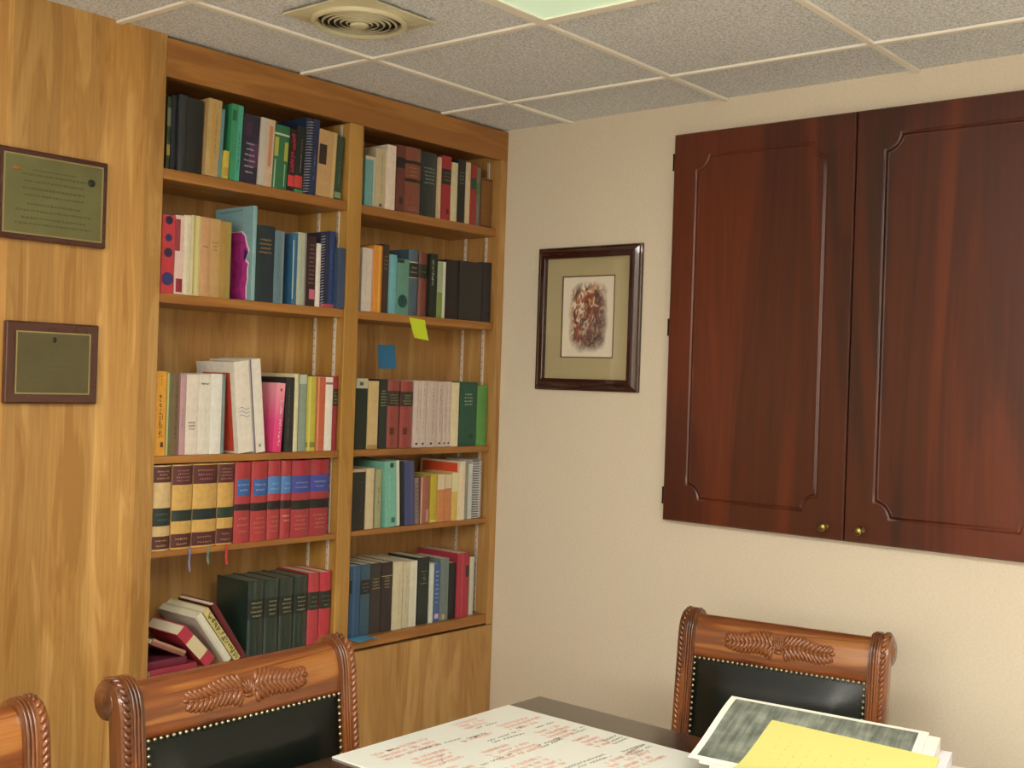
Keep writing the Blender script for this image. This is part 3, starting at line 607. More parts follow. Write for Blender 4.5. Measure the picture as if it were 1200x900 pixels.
# tumbled books on the bottom shelf of the left bay
def tumbled(w, d, h, hexc, deco, loc, ang, look, s=None, law=False, rz=0):
    r = make_book(w, d, h, hexc, deco, law); r.location = loc; r.rotation_euler = (0, ang, rz)
    tag(r, look+', bottom shelf of left bay', 'book', 'tumbled books on the bottom shelf of the left bay'); return r
S_ = .006
R_ = math.radians
tumbled(.017, .17, .209, '#74262c', 'b 0 1 #8a3a34 .7 1', (-1.097, S_, .6976), R_(-34), 'dark red book leaning steeply onto the cream jacketed one', law=True)
tumbled(.0215, .19, .197, '#ddc878', 'v .04 .94 #4c421c .5 .8', (-1.125, S_, .6976), R_(-36.5), 'cream jacketed book with olive lettering, leaning far over')
tumbled(.0235, .19, .181, '#e4dec8', 'b 0 1 #cfcdb4 .0 .25', (-1.1585, S_, .6976), R_(-36.5), 'off-white plain book leaning under the lettered cream one')
tumbled(.036, .16, .146, '#c83048', 'b .25 .72 #e2cf9e', (-1.223, S_, .6976), R_(-44), 'red book with cream spine centre, fallen over low')
tumbled(.02, .16, .148, '#a8283e', 'b 0 1 #e8a8a0 0 .2', (-1.256, S_+.002, .6976), R_(-90), 'crimson book lying flat, lowest of the heap')
tumbled(.02, .16, .125, '#7a2038', '', (-1.284, S_+.012, .7182), R_(-90), 'maroon book lying flat on the crimson one')
tumbled(.017, .16, .118, '#9a5a48', 'b 0 1 #b98a68 .6 1', (-1.298, S_+.004, .7392), R_(-65), 'brown-pink book propped on the flat maroon one')

# sticky notes
def sticky(name, label, hexc, corners, group=None):
    """corners: top-left, top-right, bottom-right, bottom-left; slightly curled sheet with real thickness"""
    c = [Vector(q) for q in corners]; n = (c[1]-c[0]).cross(c[3]-c[0]).normalized()
    b = MB()
    def P(u, v, o):
        p = c[0].lerp(c[1], u).lerp(c[3].lerp(c[2], u), v); return p+n*(o-.004*v*v)
    b.grid(lambda u, v: P(u, v, 0), 4, 6); b.grid(lambda u, v: P(u, v, .0003), 4, 6)
    o = b.build(name, mat(hexc, .7)); return tag(o, label, 'sticky note', group)
sticky('sticky_note', 'lime green sticky note hanging from the right bay shelf edge', '#c4d62a', [(-.463, .0108, 1.742), (-.388, .0108, 1.736), (-.372, .0090, 1.668), (-.440, .0090, 1.674)])
sticky('sticky_note', 'blue sticky note stuck on the bookcase back panel', '#3f86b8', [(-.384, .2445, 1.653), (-.300, .2445, 1.655), (-.292, .2445, 1.572), (-.377, .2445, 1.568)])
b = MB(); b.grid(lambda u, v: (-.695+.085*u+.01*v, -.012+.03*(1-v)-.03*v, .6985+.004*math.sin(u*3)*v-.006*max(0, v-.6)), 6, 6)
b.grid(lambda u, v: (-.695+.085*u+.01*v, -.012+.03*(1-v)-.03*v, .6989+.004*math.sin(u*3)*v-.006*max(0, v-.6)), 6, 6)
tag(b.build('paper_slip', mat('#4f93bb', .7)), 'light blue paper slip lying on the bottom shelf edge, right bay', 'paper')

# ------------------------------------------------------------------ plaques on the oak panel
def plaque(x0, x1, z0, z1, label, brd, plate_hex, lines, emb, dz=0):
    cx, cz = (x0+x1)/2, (z0+z1)/2; r = empty('wall_plaque', (cx, 0, cz)); tag(r, label, 'plaque', 'award plaques on the oak panel')
    w, h = (x1-x0)/2, (z1-z0)/2
    b = MB(); b.bbox(-w, w, -.019, -.0005, -h, h, r=.004); b.build('backing_board', WALNUT, r)
    b = MB(); b.bbox(-w+brd, w-brd, -.0212, -.0185, -h+brd, h-brd, r=.0008); p = b.build('metal_plate', mat(plate_hex, .34, metal=.55, var=.1, bscale=14), r)
    b = MB(); iw, ih = w-brd, h-brd; e = .0035
    for q in ((-iw, iw, ih-e, ih), (-iw, iw, -ih, -ih+e), (-iw, -iw+e, -ih+e, ih-e), (iw-e, iw, -ih+e, ih-e)): b.box(q[0], q[1], -.0222, -.0213, q[2], q[3])
    b.build('plate_border', mat('#a79b6c', .3, metal=.7), r)
    rnd = random.Random(int(w*1e4)); b = MB()
    for (zc, lw, lh) in lines:
        u = -lw
        while u < lw:
            du = rnd.uniform(.003, .010); b.box(u*1, min(u+du, lw), -.0215, -.0211, zc-lh*rnd.uniform(.3, .5), zc+lh*rnd.uniform(.3, .5)); u += du+rnd.uniform(.0012, .003)
    b.build('engraved_lettering', mat('#565430', .5), r)
    for (x, z, ew, eh, c) in emb:
        b = MB(); b.lathe([(.0001, -.0219), (1, -.0219), (1, -.0211), (.0001, -.0211)], n=8, axis='y')
        b.v = [(x+v[0]*ew, v[1], z+v[2]*eh) for v in b.v]; b.build('emblem', mat(c, .5), r)
    return r
plaque(-1.884, -1.594, 1.846, 2.068, 'large greenish brass plaque on dark board, the upper one', .014, '#767550',
       [(.062, .06, .004), (.05, .085, .006), (.034, .08, .006), (.016, .082, .007), (.000, .078, .006), (-.022, .07, .006), (-.038, .1, .006), (-.056, .085, .006), (-.07, .1, .006)],
       [(-.098, .063, .012, .005, '#9a6a26'), (.098, .052, .011, .010, '#23241a')])
plaque(-1.850, -1.605, 1.445, 1.648, 'smaller dull brass plaque on dark board, the lower one', .024, '#625d42',
       [(.042, .07, .004), (.025, .035, .004), (.008, .05, .005), (-.008, .065, .005), (-.022, .055, .004), (-.036, .07, .004), (-.05, .055, .004)],
       [(.0, .058, .006, .007, '#2e2c18')])

# ------------------------------------------------------------------ framed picture on the beige wall
pf = empty('framed_picture', (0, -.389, 1.762)); tag(pf, 'dark wooden framed small print with wide olive mat', 'picture')
hw, hh = .219, .247
prof = [(0, 0), (0, -.010), (.003, -.013), (.009, -.014), (.014, -.0185), (.020, -.0225), (.027, -.0245), (.037, -.0245), (.04, -.023), (.04, 0)]  # (inward, depth)
b = MB(); vs = []; n = len(prof)
for cy, cz in ((-1, -1), (1, -1), (1, 1), (-1, 1)):
    for (i, d) in prof: vs.append((d-.0006, cy*(hw-i), cz*(hh-i)))
b.add(vs, [(k*n+i, k*n+(i+1) % n, ((k+1) % 4)*n+(i+1) % n, ((k+1) % 4)*n+i) for k in range(4) for i in range(n)])
b.build('frame', mat('#35140f', .22, coat=.6, var=.1, bscale=30), pf)
PW, PH = .108, .137; pc = .006
b = MB(); b.add([(-.007, y, z) for y, z in ((-hw+.038, -hh+.038), (hw-.038, -hh+.038), (hw-.038, hh-.038), (-hw+.038, hh-.038))]+
    [(-.007, y, z+pc) for y, z in ((-PW, -PH), (PW, -PH), (PW, PH), (-PW, PH))]+[(-.003, y, z+pc) for y, z in ((-PW, -PH), (PW, -PH), (PW, PH), (-PW, PH))],
    [(0,1,5,4), (1,2,6,5), (2,3,7,6), (3,0,4,7), (4,5,9,8), (5,6,10,9), (6,7,11,10), (7,4,8,11)])
b.build('mat_board', mat('#b3a680', .85, var=.04, bscale=150), pf)
b = MB(); e = .0035
for q in ((-PW-e, PW+e, PH, PH+e), (-PW-e, PW+e, -PH-e, -PH), (-PW-e, -PW, -PH, PH), (PW, PW+e, -PH, PH)): b.box(-.0085, -.0068, q[0], q[1], q[2]+pc, q[3]+pc)
b.build('mat_fillet', mat('#4e3f28', .6), pf)
def print_mat():
    m = bpy.data.materials.new('art_print'); m.use_nodes = True; nt = m.node_tree; bb = nt.nodes['Principled BSDF']; L = nt.links.new
    tc = nt.nodes.new('ShaderNodeTexCoord'); mp = nt.nodes.new('ShaderNodeMapping'); mp.inputs['Scale'].default_value = (1, 1, .72); L(tc.outputs['Object'], mp.inputs[0])
    n = nt.nodes.new('ShaderNodeTexNoise'); n.inputs['Scale'].default_value = 52; n.inputs['Detail'].default_value = 6; n.inputs['Distortion'].default_value = 1.2; L(mp.outputs[0], n.inputs['Vector'])
    r = ramp(nt, [(.3, '#30282c'), (.39, '#54403c'), (.46, '#a8482a'), (.53, '#b58a60'), (.60, '#e6dac8')]); L(n.outputs['Fac'], r.inputs[0])
    # lower right of the scene is darker clothing, upper left warmer
    sp = nt.nodes.new('ShaderNodeSeparateXYZ'); L(tc.outputs['Object'], sp.inputs[0])
    dk = nt.nodes.new('ShaderNodeMath'); dk.operation = 'MULTIPLY_ADD'; dk.inputs[1].default_value = 5; dk.inputs[2].default_value = .45; L(sp.outputs[2], dk.inputs[0])
    d2 = nt.nodes.new('ShaderNodeMath'); d2.operation = 'MULTIPLY_ADD'; d2.inputs[1].default_value = 7; L(sp.outputs[1], d2.inputs[0]); L(dk.outputs[0], d2.inputs[2]); d2.use_clamp = True
    mx0 = nt.nodes.new('ShaderNodeMixRGB'); mx0.blend_type = 'MIX'; mx0.inputs[1].default_value = lin('#4c4346'); L(r.outputs[0], mx0.inputs[2])
    sc_ = nt.nodes.new('ShaderNodeMath'); sc_.operation = 'MULTIPLY_ADD'; sc_.inputs[1].default_value = .75; sc_.inputs[2].default_value = .3; sc_.use_clamp = True; L(d2.outputs[0], sc_.inputs[0]); L(sc_.outputs[0], mx0.inputs[0])
    # ragged vignette
    mpv = nt.nodes.new('ShaderNodeMapping'); mpv.inputs['Scale'].default_value = (0, 1/.082, 1/.120); L(tc.outputs['Object'], mpv.inputs[0])
    sq = nt.nodes.new('ShaderNodeVectorMath'); sq.operation = 'MULTIPLY'; L(mpv.outputs[0], sq.inputs[0]); L(mpv.outputs[0], sq.inputs[1])
    ln = nt.nodes.new('ShaderNodeVectorMath'); ln.operation = 'DOT_PRODUCT'; L(sq.outputs[0], ln.inputs[0]); L(sq.outputs[0], ln.inputs[1])
    n2 = nt.nodes.new('ShaderNodeTexNoise'); n2.inputs['Scale'].default_value = 26; n2.inputs['Detail'].default_value = 4; L(tc.outputs['Object'], n2.inputs['Vector'])
    ad = nt.nodes.new('ShaderNodeMath'); ad.operation = 'MULTIPLY_ADD'; ad.inputs[1].default_value = .9; L(n2.outputs['Fac'], ad.inputs[0]); L(ln.outputs['Value'], ad.inputs[2])
    mr = nt.nodes.new('ShaderNodeMapRange'); mr.inputs['From Min'].default_value = .75; mr.inputs['From Max'].default_value = 1.55; L(ad.outputs[0], mr.inputs['Value'])
    mx = nt.nodes.new('ShaderNodeMixRGB'); L(mr.outputs[0], mx.inputs[0]); L(mx0.outputs[0], mx.inputs[1]); mx.inputs[2].default_value = lin('#e6dccb')
    L(mx.outputs[0], bb.inputs['Base Color']); bb.inputs['Roughness'].default_value = .8
    return m
b = MB(); b.box(-.0045, -.0035, -PW, PW, -PH, PH); pr_ = b.build('print', print_mat(), pf); pr_.location = (0, 0, pc)
gm = bpy.data.materials.new('glass'); gm.use_nodes = True; nt = gm.node_tree; nt.nodes.remove(nt.nodes['Principled BSDF'])
tr = nt.nodes.new('ShaderNodeBsdfTransparent'); gl = nt.nodes.new('ShaderNodeBsdfGlossy'); gl.inputs['Roughness'].default_value = .02; lw = nt.nodes.new('ShaderNodeLayerWeight'); lw.inputs[0].default_value = .5; pw = nt.nodes.new('ShaderNodeMath'); pw.operation = 'POWER'; pw.inputs[1].default_value = 5; fr = nt.nodes.new('ShaderNodeMath'); fr.operation = 'MULTIPLY_ADD'; fr.inputs[1].default_value = .7; fr.inputs[2].default_value = .035; nt.links.new(lw.outputs['Facing'], pw.inputs[0]); nt.links.new(pw.outputs[0], fr.inputs[0]); mx = nt.nodes.new('ShaderNodeMixShader')
nt.links.new(fr.outputs[0], mx.inputs[0]); nt.links.new(tr.outputs[0], mx.inputs[1]); nt.links.new(gl.outputs[0], mx.inputs[2]); nt.links.new(mx.outputs[0], nt.nodes['Material Output'].inputs[0])
b = MB(); b.box(-.0125, -.0105, -hw+.036, hw-.036, -hh+.036, hh-.036); b.build('glass', gm, pf)

# ------------------------------------------------------------------ wall cabinet with two routed cherry doors
cb = empty('wall_cabinet', (0, -1.345, 1.10)); tag(cb, 'dark cherry wall cabinet with two routed doors', 'cabinet')
CZ0, CZ1, CD = 1.112, 2.346, .030
def door(y0, y1, knob_y, hinge_y):
    """y0 > y1 (left edge first); front faces -x at x=-CD"""
    d = empty('door', (0, 0, 0)); d.parent = cb
    W_, H_ = abs(y0-y1), CZ1-CZ0
    mx_, mz_, cr = .083, .072, .045      # margins, corner radius
    L0, R0_, B0, T0 = mx_, W_-mx_, mz_, H_-mz_
    def off(dist):
        P = []; r = cr+dist; al = math.asin(dist/r); st = .035; n = 8
        def arc(cx, cz, a0, a1):
            for k in range(n+1):
                a = a0+(a1-a0)*k/n; P.append((cx+r*math.cos(a), cz+r*math.sin(a)))
        P.append((L0+cr+st, B0+dist))
        arc(R0_, B0, PI-al, PI/2+al); P.append((R0_-dist, B0+cr+st)); P.append((R0_-dist, T0-cr-st))
        arc(R0_, T0, -PI/2-al, -PI+al); P.append((R0_-cr-st, T0-dist)); P.append((L0+cr+st, T0-dist))
        arc(L0, T0, -al, -PI/2+al); P.append((L0+dist, T0-cr-st)); P.append((L0+dist, B0+cr+st))
        arc(L0, B0, PI/2-al, al)
        return P
    N = len(off(0))
    prof = [(0, 0), (.0015, .0035), (.005, .0045), (.0085, .0030), (.0105, -.0005), (.0135, -.0012), (.016, 0)]
    bm = bmesh.new()
    X = lambda dep: -CD+dep
    def V(p, dep): return bm.verts.new((X(dep), y0-p[0], CZ0+p[1]))
    rings = [[V(p, dep) for p in off(ds)] for ds, dep in prof]
    for a, c in zip(rings, rings[1:]):
        for i in range(N):
            f = bm.faces.new((a[i], a[(i+1) % N], c[(i+1) % N], c[i])); f.smooth = True
    e = .004
    rect = [V(p, 0) for p in ((e, e), (W_-e, e), (W_-e, H_-e), (e, H_-e))]
    def loop_edges(l): return [bm.edges.get((l[i], l[(i+1) % len(l)])) or bm.edges.new((l[i], l[(i+1) % len(l)])) for i in range(len(l))]
    bmesh.ops.triangle_fill(bm, use_beauty=True, edges=loop_edges(rect)+loop_edges(rings[0]))
    cv = V((W_/2, H_/2), 0)
    for i in range(N): bm.faces.new((rings[-1][i], rings[-1][(i+1) % N], cv))
    rim = [V(p, e) for p in ((.0005, .0005), (W_-.0005, .0005), (W_-.0005, H_-.0005), (.0005, H_-.0005))]
    back = [V(p, .021) for p in ((.0005, .0005), (W_-.0005, .0005), (W_-.0005, H_-.0005), (.0005, H_-.0005))]
    for A, B in ((rect, rim), (rim, back)):
        for i in range(4): bm.faces.new((A[i], A[(i+1) % 4], B[(i+1) % 4], B[i]))
    bm.faces.new(back)
    me = bpy.data.meshes.new('door_panel'); bmesh.ops.recalc_face_normals(bm, faces=bm.faces[:]); bm.to_mesh(me); bm.free()
    me.materials.append(CHERRY)
    o = bpy.data.objects.new('door', me); COL.objects.link(o); bpy.data.objects.remove(d)
    o.parent = cb; o.location = (-cb.location.x, -cb.location.y, -cb.location.z)
    b = MB(); b.lathe([(.0105, 0), (.0105, -.002), (.005, -.004), (.0045, -.014), (.008, -.019), (.0125, -.023), (.0135, -.027), (.011, -.031), (.004, -.033), (.0005, -.0332)], n=20, axis='x')
    k = b.build('knob', BRASS, o); k.location = (-CD, knob_y, 1.149)
    for z in (2.26, 1.73, 1.19):
        b = MB(); b.lathe([(.0045, -.022), (.0045, .022), (.0055, .0222), (.0055, .026), (.002, .028)], n=12); b.lathe([(.002, -.028), (.0055, -.026), (.0055, -.0222), (.0045, -.022)], n=12)
        h_ = b.build('hinge', mat('#3a2c1c', .4, metal=.8), o); h_.location = (-CD+.012, hinge_y, z)
door(-.731, -1.3455, -1.292, -.7255); door(-1.3475, -1.962, -1.401, -1.9675)
b = MB(); b.box(-.009, -.0006, -1.957, -.736, CZ0+.004, CZ1-.004)
o = b.build('carcass', CHERRY, cb); o.location = (0, 1.345, -1.10)

# ------------------------------------------------------------------ carved chairs
CW = .604
FR = [(-.004, .40), (.010, .55), (.028, .70), (.039, .80), (.045, .86), (.049, .895), (.058, .922), (.075, .940), (.095, .946), (.114, .941), (.129, .925), (.134, .905)]
def smooth_path(P, sub=4):
    out = []
    for i in range(len(P)-1):
        p0 = P[max(0, i-1)]; p1 = P[i]; p2 = P[i+1]; p3 = P[min(len(P)-1, i+2)]
        for k in range(sub):
            t = k/sub
            out.append(tuple(.5*((2*p1[a])+(-p0[a]+p2[a])*t+(2*p0[a]-5*p1[a]+4*p2[a]-p3[a])*t*t+(-p0[a]+3*p1[a]-3*p2[a]+p3[a])*t**3) for a in (0, 1)))
    out.append(P[-1]); return out
PATH = smooth_path(FR)
def frame_at(path, i):
    a = Vector(path[max(0, i-1)]); b_ = Vector(path[min(len(path)-1, i+1)]); t = (b_-a).normalized(); return t, Vector((-t.y, t.x))   # tangent, front-outward normal in (y,z)
def arclen(path):
    s = [0]
    for a, b_ in zip(path, path[1:]): s.append(s[-1]+(Vector(b_)-Vector(a)).length)
    return s
def at_s(path, S, s):
    s = max(0, min(S[-1]-1e-6, s))
    for i in range(len(S)-1):
        if S[i+1] >= s:
            f = (s-S[i])/(S[i+1]-S[i]); p = Vector(path[i]).lerp(Vector(path[i+1]), f); t = (Vector(path[i+1])-Vector(path[i])).normalized(); return p, t, Vector((-t.y, t.x))
SP = arclen(PATH)
def path_y(z):
    for a, b_ in zip(PATH, PATH[1:]):
        if a[1] <= z <= b_[1]: return a[0]+(b_[0]-a[0])*(z-a[1])/(b_[1]-a[1])
    return PATH[0][0]
ZL = .842     # top of the leather
def stile(sgn, root):
    xo = sgn*CW/2; xi = sgn*(CW/2-.054)
    b = MB(); vs = []
    for i in range(len(PATH)):
        t, n = frame_at(PATH, i); p = Vector(PATH[i]); f = p+n*.005; th = .032 if PATH[i][1] < .9 and PATH[i][0] < .06 else .028
        bk = p-n*th
        for x, q in ((xi, f), (xo-sgn*.012, f), (xo-sgn*.003, p+n*.002), (xo, p-n*.008), (xo, bk), (xi, bk)): vs.append((x, q.x, q.y))
    m = 6; fs = [(i*m+k, i*m+(k+1) % m, (i+1)*m+(k+1) % m, (i+1)*m+k) for i in range(len(PATH)-1) for k in range(m)]+[tuple(range(m)), tuple((len(PATH)-1)*m+k for k in range(m))]
    b.add(vs, fs)
    # scroll end
    b.lathe([(.001, xo+sgn*.005), (.012, xo+sgn*.005), (.014, xo+sgn*.002), (.026, xo+sgn*.003), (.032, xo-sgn*.001), (.034, xo-sgn*.006), (.034, xi+sgn*.004), (.001, xi+sgn*.004)], c=(0, .0985, .9075), n=24, axis='x')
    o = b.build('stile', CHAIRV, root)
    b = MB()
    for dx in (.008, .0155, .023):
        x = xi+sgn*dx; pts = []
        for i in range(2, len(PATH)):
            t, n = frame_at(PATH, i); p = Vector(PATH[i])+n*.0055; pts.append((x, p.x, p.y))
        b.tube(pts, .0034, 6)
    b.build('reeding', CHAIRV, o)
    b = MB(); s = .05
    while s < SP[-1]-.01:
        p, t, n = at_s(PATH, SP, s); c = p+n*.005; x = xo-sgn*.015
        T3 = Vector((0, t.x, t.y)); N3 = Vector((0, n.x, n.y)); X3 = Vector((sgn, 0, 0))
        a = (T3*.8+X3*.6).normalized(); w = a.cross(N3).normalized()
        b.ell(Vector((x, c.x, c.y)), a*.0115, w*.0055, N3*.0058, 7, 5); s += .0135
    b.build('rope_carving', CHAIRV, o)
CP = [(.050, ZL-.012), (.045, ZL), (.046, .865), (.050, .893), (.058, .916), (.073, .934), (.093, .940), (.112, .935), (.126, .921), (.131, .904), (.125, .887), (.110, .878), (.092, .874), (.080, .862), (.074, .842), (.072, ZL-.012)]
CPF = smooth_path(CP[1:9], 4); SCP = arclen(CPF)
def make_chair():
    root = empty('carved_chair')
    xi = CW/2-.054
    b = MB(); prof = [CP[0]]+CPF+CP[9:]; b.extrude_x(prof, -xi-.002, xi+.002, True)
    cr = b.build('crest_rail', CHAIRW, root)
    # carved fern and shell relief on the crest
    b = MB()
    def S3(x, s):
        p, t, n = at_s(CPF, SCP, s); return Vector((x, p.x, p.y)), Vector((0, t.x, t.y)), Vector((0, n.x, n.y))
    X3 = Vector((1, 0, 0)); smid = .050
    def leaf(x, s, ang, ln, wd, ht=.0045, lift=0):
        p, t, n = S3(x, s); a = X3*math.cos(ang)+t*math.sin(ang); w = -X3*math.sin(ang)+t*math.cos(ang)
        b.ell(p+n*lift+a*ln*.0, a*ln, w*wd, n*ht, 7, 5)
    rnd = random.Random(3)
    for sg in (-1, 1):
        for k in range(11):
            x = sg*(.022+k*.0118); cur = smid+.004*math.sin(k*.6)
            for up in (-1, 1):
                ln = .0175*(1-.035*k)+.002; ang = up*(.95-.02*k)
                dirx = sg
                p_ang = math.atan2(math.sin(ang), dirx*math.cos(ang))
                leaf(x+sg*.004, cur+up*.0125*(1-.03*k), p_ang, ln, .0072, .0066)
                leaf(x, cur+up*.0215*(1-.035*k), p_ang+.35*up*sg, ln*.7, .0066, .0056)
            leaf(x, cur, 0 if sg > 0 else PI, .008, .0036, .0058)
        leaf(sg*.150, smid+.001, 0, .010, .006, .004)
        for q in range(6): leaf(sg*(.146+.006*math.cos(q*1.05)), smid+.010*math.sin(q*1.05), q*1.05, .006, .003, .0045)
    for q in range(-3, 4): leaf(.0045*q, smid+.004-.002*abs(q), PI/2-q*.22, .016, .0034, .0065)
    leaf(0, smid-.014, 0, .012, .0055, .006); leaf(0, smid-.004, 0, .007, .006, .008)
    b.build('carved_relief', CARVE, cr)
    stile(-1, root); stile(1, root)
    # leather back
    def L_(u, v):
        x = -xi+2*xi*u; z = .455+(ZL-.455)*v; g_ = (1-(2*u-1)**6)*(1-(2*v-1)**6); e_ = min(1, 6*min(u, 1-u))*min(1, 6*min(v, 1-v))
        return (x*.998, path_y(z)+.006-.027*g_*(.35+.65*e_), z)
    b = MB(); b.grid(L_, 30, 30); b.grid(lambda u, v: (-xi+2*xi*u, path_y(.455+(ZL-.455)*v)+.026, .455+(ZL-.455)*v), 2, 12)
    lb = b.build('leather_back', LEATHER, root)
    b = MB()
    def nail(x, z):
        y = path_y(z)-.004; b.ell((x, y, z), Vector((0, -.0034, 0)), Vector((.0046, 0, 0)), Vector((0, 0, .0046)), 7, 4)
    m = 7; N_ = int(2*(xi-.006)/.0142)
    for k in range(N_+1): nail(-xi+.006+2*(xi-.006)*k/N_, ZL-.006)
    for k in range(1, 26):
        for s_ in (-1, 1): nail(s_*(xi-.006), ZL-.006-k*.0145)
    b.build('nailhead_trim', NAIL, lb)
    b = MB(); b.bbox(-xi, xi, -.002, .03, .395, .455, r=.004); b.build('lower_rail', CHAIRW, root)
    # seat
    b = MB(); b.grid(lambda u, v: ((-.255+.51*u)*(1.06-.06*v), -.47+.465*v, .452+.045*(1-(2*u-1)**6)*(1-(2*v-1)**6)), 14, 14); b.grid(lambda u, v: ((-.255+.51*u)*(1.06-.06*v), -.47+.465*v, .452), 2, 2); b.build('seat', LEATHER, root)
    b = MB(); b.bbox(-.27, .27, -.475, -.45, .375, .452, r=.004); b.bbox(-.27, -.245, -.45, .0, .375, .452, r=.004); b.bbox(.245, .27, -.45, .0, .375, .452, r=.004); b.build('seat_frame', CHAIRW, root)
    for sx in (-1, 1):
        b = MB(); b.lathe([(.001, 0), (.018, 0), (.022, .02), (.016, .04), (.014, .07), (.020, .20), (.026, .28), (.024, .30), (.030, .32), (.030, .375), (.001, .376)], c=(sx*.24, -.435, 0), n=16); b.build('leg', CHAIRV, root)
        b = MB(); b.tube([(sx*.27, .06, 0), (sx*.275, .03, .12), (sx*.285, .012, .28), (sx*.288, .012, .42)], [.014, .018, .022, .024], 8); b.build('leg', CHAIRV, root)
    return root
def copy_tree(o, parent=None):
    c = o.copy(); COL.objects.link(c); c.parent = parent
    for ch in [q for q in list(bpy.data.objects) if q.parent == o]: copy_tree(ch, c)
    return c
ch1 = make_chair(); ch2 = copy_tree(ch1); ch3 = copy_tree(ch1)
CH1 = ((-1.716, -.884, 0), R_(1.4)); CH2 = ((-.562, -1.413, 0), R_(-80), .90); CH3 = ((-2.455, -.905, 0), R_(1.0))
ch1.location, ch1.rotation_euler = CH1[0], (0, 0, CH1[1])
ch2.location, ch2.rotation_euler, ch2.scale = CH2[0], (0, 0, CH2[1]), (CH2[2], 1, 1)
ch3.location, ch3.rotation_euler = CH3[0], (0, 0, CH3[1])
tag(ch1, 'carved wooden chair with black leather back, in front of the bookshelves', 'chair', 'carved chairs around the table')
tag(ch2, 'carved wooden chair with black leather back, by the beige wall below the cabinet', 'chair', 'carved chairs around the table')
tag(ch3, 'carved wooden chair cut off by the picture edge, in front of the oak panel', 'chair', 'carved chairs around the table')

# ------------------------------------------------------------------ table
TX0, TX1, TY0, TY1 = -3.08, -.932, -2.12, -.974
tb = empty('conference_table', ((TX0+TX1)/2, (TY0+TY1)/2, 0)); tag(tb, 'glossy dark wooden table with papers on it', 'table')
def tpart(name, m, fn):
    b = MB(); fn(b); o = b.build(name, m, tb); o.location = (-tb.location.x, -tb.location.y, 0); return o
def top(b):
    pr = [(.0, .76), (-.003, .7592), (-.0, .757)]
    rings = [(.006, .76), (.0015, .7588), (0, .755), (.0, .745), (.006, .740), (.008, .728), (.016, .722), (.03, .72)]
    vs = []
    for e, z in rings: vs += [(TX0+e, TY0+e, z), (TX1-e, TY0+e, z), (TX1-e, TY1-e, z), (TX0+e, TY1-e, z)]
    fs = [(i*4+k, i*4+(k+1) % 4, (i+1)*4+(k+1) % 4, (i+1)*4+k) for i in range(len(rings)-1) for k in range(4)]+[(0,1,2,3), tuple(len(rings)*4-4+k for k in range(4))]
    b.add(vs, fs)
tpart('tabletop', DARKTAB, top)
for cx, cy in ((TX0+.09, TY0+.09), (TX1-.09, TY0+.09), (TX1-.09, TY1-.09), (TX0+.09, TY1-.09)):
    tpart('leg', DARKTAB, lambda b: (b.lathe([(.001, 0), (.024, 0), (.030, .03), (.022, .06), (.030, .10), (.036, .30), (.044, .48), (.038, .52), (.046, .54), (.046, .56), (.034, .58)], c=(cx, cy, 0), n=20), b.bbox(cx-.045, cx+.045, cy-.045, cy+.045, .58, .7195, r=.004)))
tpart('apron', DARKTAB, lambda b: (b.box(TX0+.1, TX1-.1, TY1-.06, TY1-.04, .63, .72), b.box(TX0+.1, TX1-.1, TY0+.04, TY0+.06, .63, .72), b.box(TX1-.06, TX1-.04, TY0+.1, TY1-.1, .63, .72), b.box(TX0+.04, TX0+.06, TY0+.1, TY1-.1, .63, .72)))

# ------------------------------------------------------------------ white board sheet with handwriting
A0 = Vector((-1.063, -.984)); ang = R_(180+.4)
bs = empty('poster_sheet', (A0.x, A0.y, .7602), 0)
tag(bs, 'large white sheet covered in red and black handwriting on the table', 'poster sheet')
SX, SY = .556, .86
b = MB(); b.bbox(-SX, 0, -SY, 0, .0, .0035, r=.0008); b.build('sheet', mat('#e9ece4', .32, coat=.3), bs)
def scribble(m, n, seedv, w, zones):
    rnd = random.Random(seedv); b = MB()
    for (x0, y0, ln, amp, tilt) in zones:
        x = x0; pts = []
        k = 0; ph = 0
        while x < x0+ln:
            pts.append((x, y0+(x-x0)*tilt+amp*math.sin(ph)*(1 if rnd.random() < .8 else .3))); ph += rnd.uniform(.9, 1.9); x += rnd.uniform(.0012, .0032)
            if rnd.random() < .035: x += .008; pts.append(None)
        seg = []
        for p in pts+[None]:
            if p is None:
                if len(seg) > 1:
                    vs = []
                    for i, q in enumerate(seg):
                        a, c = Vector(seg[max(0, i-1)]), Vector(seg[min(len(seg)-1, i+1)]); t = (c-a).normalized() if (c-a).length > 0 else Vector((1, 0)); nn = Vector((-t.y, t.x))*w
                        vs += [(q[0]+nn.x, q[1]+nn.y, .0039), (q[0]-nn.x, q[1]-nn.y, .0039)]
                    b.add(vs, [(2*i, 2*i+1, 2*i+3, 2*i+2) for i in range(len(seg)-1)])
                seg = []
            else: seg.append(p)
    return b.build(n, m, bs)
red = []; blk = []
rr = random.Random(11)
for (x, y, l, rows) in ((-.50, -.055, .20, 3), (-.23, -.06, .12, 1), (-.22, -.025, .09, 2), (-.47, -.13, .13, 4), (-.30, -.12, .12, 1), (-.16, -.10, .13, 3), (-.33, -.20, .14, 4), (-.14, -.19, .11, 4), (-.50, -.22, .13, 4), (-.12, -.285, .09, 4), (-.36, -.30, .15, 4), (-.52, -.34, .12, 3), (-.2, -.42, .15, 4), (-.45, -.45, .18, 5)):
    for k in range(rows): red.append((x+rr.uniform(0, .01), y-.019*k, l*rr.uniform(.6, 1), .0068, rr.uniform(-.02, .02)))
